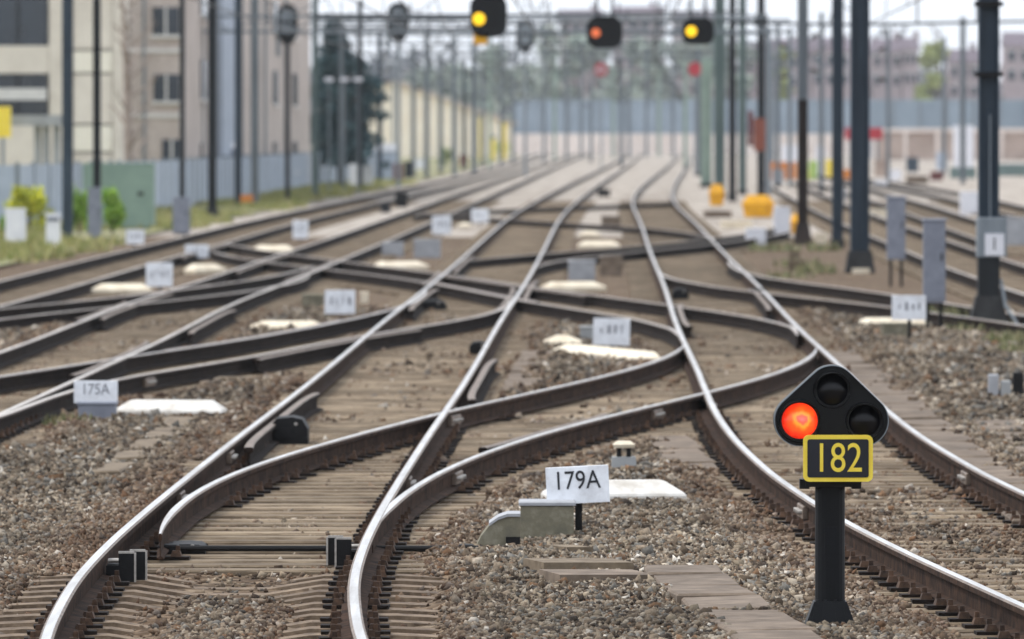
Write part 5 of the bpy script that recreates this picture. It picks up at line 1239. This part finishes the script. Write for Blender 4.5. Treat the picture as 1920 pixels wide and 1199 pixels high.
# pale flat-roofed shed and white van roofs by the fence
e = empty('flat_shed', (dep(405, 290, 345).x, 345, -.2), 'low shed with a bright white roof edge behind the fence', 'shed')
wbox(e, 'wall', 360, 278, 440, 380, 345, 4, 'grey_box'); wbox(e, 'roof', 366, 268, 436, 280, 345, 4.3, 'white_plastic', -.15)
e = empty('flat_shed', (dep(735, 290, 500).x, 500, -.2), 'small shed with a white roof below the cream building', 'shed')
wbox(e, 'wall', 706, 282, 742, 340, 500, 4, 'fence_grey'); wbox(e, 'roof', 704, 270, 744, 284, 500, 4.3, 'white_plastic', -.15)
# bare pale tree between the two buildings and dark conifer
tree('bare_tree', (dep(244, 300, 292).x, 292, -.2), 8.5, 1.0, 'bare pale tree between office block and brick building', None, 0, 0, 41, 'pale_bark', .2, nb=22, twigs=4)
cf = empty('conifer', (dep(640, 300, 432).x, 432, -.2), 'dark blue-green conifer left of the pale signal post', 'tree')
branches(cf, 7.6, .2, 1.6, 16, 51, M['bark'], 2, .15)
bl = [(-.75,0,6.9,.6,.6,.9),(-.35,0,6.1,1.0,1.0,.8),(.25,.2,6.0,.6,.6,.6),(.1,-.2,5.2,1.5,1.3,.8),(-.8,0,5.0,1.0,1.0,.9),(.6,.2,4.4,1.5,1.3,.8),(-.4,-.3,4.0,1.3,1.2,.9),(1.2,0,3.7,.9,.8,.5),(1.7,.1,3.2,.5,.5,.3),(.3,0,3.0,1.5,1.2,.8),(-.7,0,2.4,1.2,1.0,.9),(.6,0,2.0,1.3,1.0,.7),(.0,0,1.3,1.4,1.0,.6)]
rq = random.Random(77)
for k in range(46):
    t = rq.random(); zq = .8+6.6*t; wq = 1.9*(1-t)**.8+.3; aq = rq.uniform(0, 6.28)
    bl.append((math.cos(aq)*wq*rq.uniform(.7, 1.05)-.3*t, math.sin(aq)*wq, zq, rq.uniform(.2, .5), .35, rq.uniform(.12, .28)))
bl = [(x*(1.2-.09*z)-.1, y, z*1.12+.2, a*(1.15-.06*z), b_, c_) for x, y, z, a, b_, c_ in bl] + [(1.3,0,5.2,.9,.7,.5),(1.7,.1,4.5,.8,.6,.4),(.9,0,6.0,.7,.6,.5),(1.9,0,3.6,.6,.5,.3)]
leafy('crown', cf, bl, 15000, .13, [lin(62,88,94), lin(46,70,76), lin(86,110,112)], 52)
for k, x in enumerate((617, 646, 671)):
    b = at(x, 366, -.2); e = empty('lamp_post', b, ('left', 'middle', 'right')[k] + ' of three white-topped lamp posts in front of the conifer', 'lamp post', 'lamp posts before the conifer')
    zt = dep(x, 153, b.y).z-b.z; MB().tube([(0,0,-.1),(0,0,zt)], .035, 8).build('pole', M['mast_grey'], e); MB().bevbox(-.2, .2, -.12, .12, zt, zt+.16, .03).build('lamp_head', M['white_plastic'], e)
# cream building far left of centre
Y = 1000.0
cb = empty('cream_building', (dep(820, 280, Y).x, Y, -.2), 'long cream rendered building with a sloping roofline, left of centre', 'building')
q = cb.location; P = [dep(690, 296, Y), dep(965, 296, Y), dep(965, 232, Y), dep(742, 152, Y), dep(690, 165, Y)]
MB().prism_y([(p.x-q.x, p.z-q.z) for p in P], 0, 30).build('wall', M['cream_wall'], cb)
R = [dep(686, 162, Y), dep(742, 148, Y), dep(970, 229, Y), dep(970, 236, Y), dep(742, 156, Y), dep(686, 170, Y)]
MB().prism_y([(p.x-q.x, p.z-q.z) for p in R][::-1], -.6, 30.5).build('roof', M['brick_pink'], cb)
for k, (x, t) in enumerate(((902, 190), (945, 200), (924, 230))):
    e = empty('yellow_post', (dep(x, 296, 900).x, 900, -.2), ('tall', 'bright', 'short')[k] + ' yellow marker post before the cream building', 'post')
    wbox(e, 'post', x-4, t+30, x+4, 300, 900, .4, 'yellow_paint'); wbox(e, 'top', x-5, t+24, x+5, t+30, 900, .5, 'mast_grey', -.05)

# ---------------------------------------------------------------- far end: walls, barrier, houses, trees
Y = 1200.0
e = empty('far_noise_barrier', (dep(1400, 290, Y).x, Y, -.2), 'long blue-grey noise barrier closing the view at the far end', 'noise barrier')
for k in range(20):
    x0 = 960+k*54; wbox(e, 'panel', x0+.6, 187, x0+53.4, 252, Y, .4, 'barrier'); wbox(e, 'post', x0-1.2, 185, x0+.6, 252, Y, .6, 'mast_grey', -.1)
e = empty('low_wall', (dep(1200, 290, Y-4).x, Y-4, -.2), 'pale low wall at the foot of the far noise barrier', 'wall')
for k in range(10): wbox(e, 'wall_section', 930+k*100+.6, 251, 1030+k*100-.6, 295, Y-4, 2, 'pale_wall')
Y = 900.0
e = empty('retaining_wall', (dep(1790, 320, Y).x, Y, -.2), 'pinkish retaining wall behind the sidings on the right', 'wall')
for k in range(7): wbox(e, 'wall_section', 1636+k*60+.5, 246, 1696+k*60-.5, 326, Y, .6, 'pink_wall'); 
for k in range(8): wbox(e, 'pilaster', 1634+k*60, 243, 1641+k*60, 326, Y, .3, 'pale_wall', -.25)
wbox(e, 'coping', 1630, 241, 2060, 248, Y, .9, 'pale_wall', -.3)
Y = 960.0
e = empty('near_noise_barrier', (dep(1790, 320, Y).x, Y, -.2), 'pale blue panel barrier above the pinkish retaining wall', 'noise barrier')
for k in range(9): wbox(e, 'panel', 1625+k*50+.5, 190, 1675+k*50-.5, 326, Y, .3, 'barrier'); wbox(e, 'post', 1623+k*50, 186, 1627+k*50, 326, Y, .4, 'mast_grey', -.1)
def house(x0, x1, yr, ye, Y, m_, label, nwin=3, rows=2, flat=False):
    e = empty('far_house', (dep((x0+x1)/2, 280, Y).x, Y, -.3), label, 'house', 'row of houses beyond the noise barrier')
    wbox(e, 'wall', x0, ye, x1, 290, Y, 9, m_)
    q = e.location; a, b = dep(x0-2, ye, Y), dep(x1+2, ye, Y); rz = dep(0, yr, Y).z-q.z
    rf = MB().add([(a.x-q.x,-.4,a.z-q.z),(b.x-q.x,-.4,a.z-q.z),(b.x-q.x,9.4,a.z-q.z),(a.x-q.x,9.4,a.z-q.z),(a.x-q.x,4.5,rz),(b.x-q.x,4.5,rz)], [(0,1,5,4),(2,3,4,5),(3,0,4),(1,2,5),(0,3,2,1)]).build('roof', M['roof'], e)
    MB().box((b.x-a.x)*.22, (b.x-a.x)*.22+.9, 4.0, 5.0, rz-.8, rz+1.1).build('chimney', M['brick_purple'], rf)
    for k in range(nwin):
        for r in range(rows):
            wx = x0+(x1-x0)*(k+.5)/nwin; wy = ye+10+r*36; s = (x1-x0)/nwin*.26
            wi = wbox(e, 'window', wx-s, wy, wx+s, wy+18, Y, .2, 'glass', -.15); wbox(e, 'frame', wx-s-1, wy-2, wx+s+1, wy, Y, .25, 'frame_white', -.2, parent=wi)
    return e
for (x0, x1, yr, ye, lab) in ((1400, 1450, 82, 104, 'far house left of the yellow-green tree'), (1452, 1520, 72, 98, 'far purple-brown house above the orange bin'), (1522, 1594, 70, 94, 'far house behind the slim blue-grey mast'), (1636, 1690, 72, 96, 'far house just right of the widest mast'), (1692, 1722, 70, 92, 'narrow far house left of the olive tree'), (1780, 1836, 92, 116, 'far house left of the numbered mast'), (1884, 1960, 60, 86, 'far house at the right picture edge')):
    house(x0, x1, yr, ye, 1400, 'brick_purple', lab)
for (x0, x1, yr, ye, lab) in ((1050, 1130, 18, 32, 'long far roof above the middle signal head'), (1150, 1245, 12, 26, 'long far roof between the middle and right signal heads'), (1262, 1340, 20, 34, 'long far roof above the right signal head')):
    house(x0, x1, yr, ye, 1650, 'brick_purple', lab, 4, 3)
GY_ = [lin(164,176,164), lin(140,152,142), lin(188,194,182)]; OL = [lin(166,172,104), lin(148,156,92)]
def far_tree(px, ytop, Y, spread, cols, n, label, seed):
    b = dep(px, 280, Y); h = dep(px, ytop, Y).z+.2
    tree('far_tree', (b.x, Y, -.3), h, spread, label, cols, n, .55, seed, 'bark', .25, 'trees beyond the noise barrier', 2, 10)
far_tree(1468, 92, 1330, 3.0, OL, 1500, 'yellow-green far tree left of the rusty mast', 61)
far_tree(1742, 92, 1330, 4.2, OL, 2000, 'olive far tree left of the numbered mast', 62)
far_tree(1400, 70, 1340, 4.0, GY_, 900, 'thin grey far tree behind the brown board mast', 63)
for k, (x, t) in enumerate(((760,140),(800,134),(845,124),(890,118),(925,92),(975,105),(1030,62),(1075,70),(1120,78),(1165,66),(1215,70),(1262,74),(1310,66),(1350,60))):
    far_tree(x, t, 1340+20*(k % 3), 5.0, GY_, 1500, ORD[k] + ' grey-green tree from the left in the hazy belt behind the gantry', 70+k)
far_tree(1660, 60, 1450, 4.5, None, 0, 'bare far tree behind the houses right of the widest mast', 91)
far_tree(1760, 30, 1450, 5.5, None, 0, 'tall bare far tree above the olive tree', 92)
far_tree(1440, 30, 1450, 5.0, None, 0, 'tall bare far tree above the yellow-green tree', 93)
rr = np.random.default_rng(4); bl = []
for k in range(170):
    x = -160+k*2.2+rr.normal()*2; zt = 13+4*math.sin(k*.13)+rr.normal()*1.6 + (5 if 70 < k < 110 else 0)
    bl.append((x, 1760+rr.random()*60, zt*.55, 5+2*rr.random(), 8, zt*.5))
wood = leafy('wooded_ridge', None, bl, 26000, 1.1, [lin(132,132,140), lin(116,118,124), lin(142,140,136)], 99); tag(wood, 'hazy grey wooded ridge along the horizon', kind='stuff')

# ---------------------------------------------------------------- right side clutter
def hopper(x0, x1, y0, y1, label, m_):
    b = at((x0+x1)/2, y1, -.2); s = b.y/FPX; w, h = (x1-x0)*s/2, (y1-y0)*s
    e = empty('grit_bin', b, label, 'bin')
    MB().frustum((0,.4), w*.82,.4,w,.45,0,h*.6).build('tub', M[m_], e); MB().frustum((0,.4), w*1.04,.47,w*.6,.3,h*.6,h).build('lid', M[m_], e)
    return e
hopper(1392, 1452, 366, 408, 'large orange-yellow grit bin at the foot of the brown board mast', 'orange')
hopper(1484, 1501, 402, 438, 'narrow orange bin touching the rusty mast', 'orange')
hopper(1330, 1358, 346, 386, 'small yellow bin beside the green masts', 'orange')
pbox('white_canister', 1451, 1481, 388, 443, 'tall white canister right of the yellow bin', 'canister', 'white_plastic', .4)
pbox('white_canister', 1399, 1436, 428, 462, 'low white container below the yellow bin', 'canister', 'white_plastic', .5)
pbox('pale_slab', 1320, 1372, 396, 407, 'pinkish flat slab left of the yellow bin', 'slab', 'slab', .8)
pbox('pale_slab', 1352, 1410, 414, 428, 'cream flat slab in front of the yellow bin', 'slab', 'board_cream', .6)
pbox('marker_block', 1528, 1552, 437, 456, 'white cap block right of the rusty mast', 'marker block', 'board_cream', .3)
pbox('white_block', 1624, 1662, 393, 413, 'white block left of the farther grey cabinet', 'block', 'board_cream', .5)
pbox('white_kiosk', 1789, 1826, 236, 318, 'tall white kiosk in front of the pinkish wall', 'kiosk', 'white_plastic', 1.2)
pbox('dark_plinth', 1782, 1830, 314, 334, 'dark green plinth below the white kiosk', 'plinth', 'mast_green', 1.0)
pbox('green_trough', 1868, 1960, 307, 330, 'long green trough with white rim at the right edge', 'trough', 'mast_green', 1.0, lidm='white_plastic')
pbox('orange_barrier', 1440, 1494, 304, 336, 'orange barrier between the brown board mast and the rusty mast', 'barrier', 'orange_dark', .4)
pbox('lime_sack', 1517, 1533, 302, 336, 'lime green sack right of the rusty mast', 'sack', 'lime', .5)
pbox('yellow_sack', 1546, 1560, 300, 334, 'yellow sack left of the slim blue-grey mast', 'sack', 'yellow_paint', .5)
pbox('white_sack', 1530, 1547, 274, 335, 'tall white sack between the lime and yellow sacks', 'sack', 'white_plastic', .5)
pbox('white_sack', 1466, 1496, 272, 306, 'white tank above the orange barrier', 'tank', 'white_plastic', .8)
pbox('pink_sack', 1640, 1668, 300, 332, 'pinkish sack heap right of the widest mast', 'sack', 'pink_wall', .6)
pbox('white_sack', 1668, 1690, 318, 338, 'white sack at the foot of the pinkish wall', 'sack', 'white_plastic', .6)
pbox('white_vehicle_box', 1802, 1834, 360, 402, 'white box left of the numbered mast, beyond the sidings', 'box', 'white_plastic', .8)
pbox('grey_bin', 1884, 1935, 408, 462, 'pale grey bin behind the numbered mast at the right edge', 'bin', 'lightgrey_box', .6)
e = empty('red_sign_board', (dep(1620, 300, 560).x, 560, -.2), 'red sign board partly hidden by the widest mast', 'sign')
wbox(e, 'board', 1584, 240, 1655, 262, 560, .1, 'red_paint'); wbox(e, 'leg', 1592, 262, 1596, 330, 560, .1, 'mast_grey', .02); wbox(e, 'leg', 1643, 262, 1647, 330, 560, .1, 'mast_grey', .02)
for i, (x0, x1, y0, y1, m_, lab) in enumerate(((1448,1470,318,345,'lightgrey_box','pale grey box right of the brown board mast'),(1560,1586,352,376,'lightgrey_box','pale grey crate between the slim mast and the rusty mast'),(1640,1664,338,352,'white_plastic','white drum below the pinkish sack heap'),(1700,1740,330,345,'slab','flat grey slab stack beside the sidings'),(1745,1768,322,338,'maroon','dark red crate left of the white kiosk'),(1838,1872,330,350,'moss_concrete','mossy crate behind the numbered mast'),(1580,1600,318,338,'orange_dark','orange crate left of the widest mast'),(1500,1516,318,338,'yellow_paint','yellow crate touching the rusty mast'),(1700,1722,296,322,'mast_blue','dark blue cabinet before the pinkish wall'),(1756,1776,286,318,'fence_grey','pale cabinet before the pinkish wall'),(1595,1606,300,332,'mast_green','green drum at the foot of the widest mast'))):
    pbox('stored_crate', x0, x1, y0, y1, lab, 'crate', m_, .6)
# small cable stand at the right edge
b = at(1890, 752, -.2); e = empty('cable_stand', b, 'weathered grey cable stand among weeds at the right edge', 'cable stand')
for dx, h_, m_ in ((-.14, .26, 'lightgrey_box'), (-.02, .2, 'grey_concrete'), (.1, .28, 'black_steel'), (.22, .24, 'lightgrey_box')):
    MB().bevbox(dx-.05, dx+.05, 0, .12, -.05, h_, .012).build('stub', M[m_], e)
MB().box(-.2, .32, .12, .2, -.05, .1).build('rail_base', M['black_steel'], e)
KEEPOUT.append((b.x-.2, b.x+.32, b.y, b.y+.2))

# ---------------------------------------------------------------- grass and weeds
def grass(name, patches, label, seed, h=.16, cols=None):
    r = np.random.default_rng(seed); V = []; Cc = []
    for (x, y, sx, sy, n, hh) in patches:
        px_ = x+(r.random(n)-.5)*2*sx; py_ = y+(r.random(n)-.5)*2*sy
        q = (((px_-x)/sx)**2+((py_-y)/sy)**2) < 1.0
        px_, py_ = px_[q], py_[q]; n = len(px_); a = r.random(n)*6.28; L = hh*(.4+.8*r.random(n)); w = .006+.012*r.random(n)*(y/60)
        base = np.stack([px_, py_, np.full(n, -.2)], 1); d = np.stack([np.cos(a), np.sin(a), np.zeros(n)], 1); up = np.stack([np.cos(a+1)*L*.4, np.sin(a+1)*L*.4, L], 1)
        V.append(np.stack([base-d*w[:, None], base+d*w[:, None], base+up], 1))
        Cc.append(np.array(cols)[r.integers(0, len(cols), n)]*(.7+.6*r.random((n, 1))))
    V = np.concatenate(V); Cc = np.concatenate(Cc); n = len(V)
    me = fast_mesh(name, V.reshape(-1, 3), np.arange(n*3).reshape(n, 3), [M['leaf']], colors=np.repeat(Cc, 3, 0))
    return tag(put(name, me), label, kind='stuff')
pt = []
for k in range(120):
    y = random.uniform(135, 460); x = np.interp(y, LINE['L1'][:,1], LINE['L1'][:,0])-random.uniform(2.0, 6.0)
    pt.append((float(x), y, .9, 4.5, 420, .22))
grass('verge_grass', pt, 'yellowish green grass on the left verge', 3, cols=[lin(148,150,92), lin(122,132,72), lin(172,162,114)])
pt = []
for (x, y, n, h_, sx) in ((1500,500,160,.2,.5),(1530,512,220,.2,.4),(1450,470,200,.2,.6),(1545,470,160,.2,.4),(1480,520,120,.14,.5),(1890,650,420,.2,.3),(1915,670,300,.2,.3),(1840,625,300,.16,.5),(1155,1030,160,.07,.25),(1180,1045,90,.06,.2),(1345,1090,70,.05,.2),(1780,600,300,.2,.4),(1230,1160,90,.05,.2),(130,800,200,.12,.25),(1010,1120,50,.05,.15)):
    p = at(x, y, -.2); pt.append((p.x, p.y, sx, sx*3 if p.y > 90 else sx*1.4, n, h_))
grass('trackside_weeds', pt, 'small green weeds growing through the ballast', 5, cols=[lin(128,130,92), lin(104,110,74), lin(150,142,108)])

# ---------------------------------------------------------------- loose ballast stones
me, n1 = stones('ballast_stones', 36.5, 46.5, 1400, .0095, .024, ICO_V, ICO_F, 21)
tag(put('ballast_stones', me), 'sharp brown and grey ballast stones in the foreground', kind='stuff')
me, n2 = stones('ballast_stones', 46.5, 60, 1200, .012, .028, OCT_V, OCT_F, 22)
tag(put('ballast_stones', me), 'ballast stones around the foreground points and 179A plate', kind='stuff')
me, n3 = stones('ballast_stones', 60, 76, 420, .018, .04, OCT_V, OCT_F, 24)
tag(put('ballast_stones', me), 'ballast stones between the rails in the middle ground', kind='stuff')
me, n4 = stones('ballast_stones', 76, 126, 110, .028, .055, OCT_V, OCT_F, 23)
tag(put('ballast_stones', me), 'ballast stones farther off between the crossing tracks', kind='stuff')
print('stones', n1, n2, n3, n4, 'triangles', sum(len(p.vertices)-2 for o in scene.objects if o.type == 'MESH' and o.data.users == 1 for p in o.data.polygons))

# ---------------------------------------------------------------- thin spring haze
hm = bpy.data.materials.new('haze_air'); hm.use_nodes = True
hn = hm.node_tree.nodes; hl = hm.node_tree.links; hn.clear()
ho = hn.new('ShaderNodeOutputMaterial'); hv = hn.new('ShaderNodeVolumePrincipled')
hv.inputs['Color'].default_value = (0.88, 0.94, 1.0, 1); hv.inputs['Density'].default_value = 0.00011; hv.inputs['Anisotropy'].default_value = 0.35
hl.new(hv.outputs[0], ho.inputs['Volume'])
hz = MB().box(-700, 700, -60, 1950, -2.2, 36).build('haze', hm); tag(hz, 'thin pale spring haze over the whole railway yard', kind='stuff')
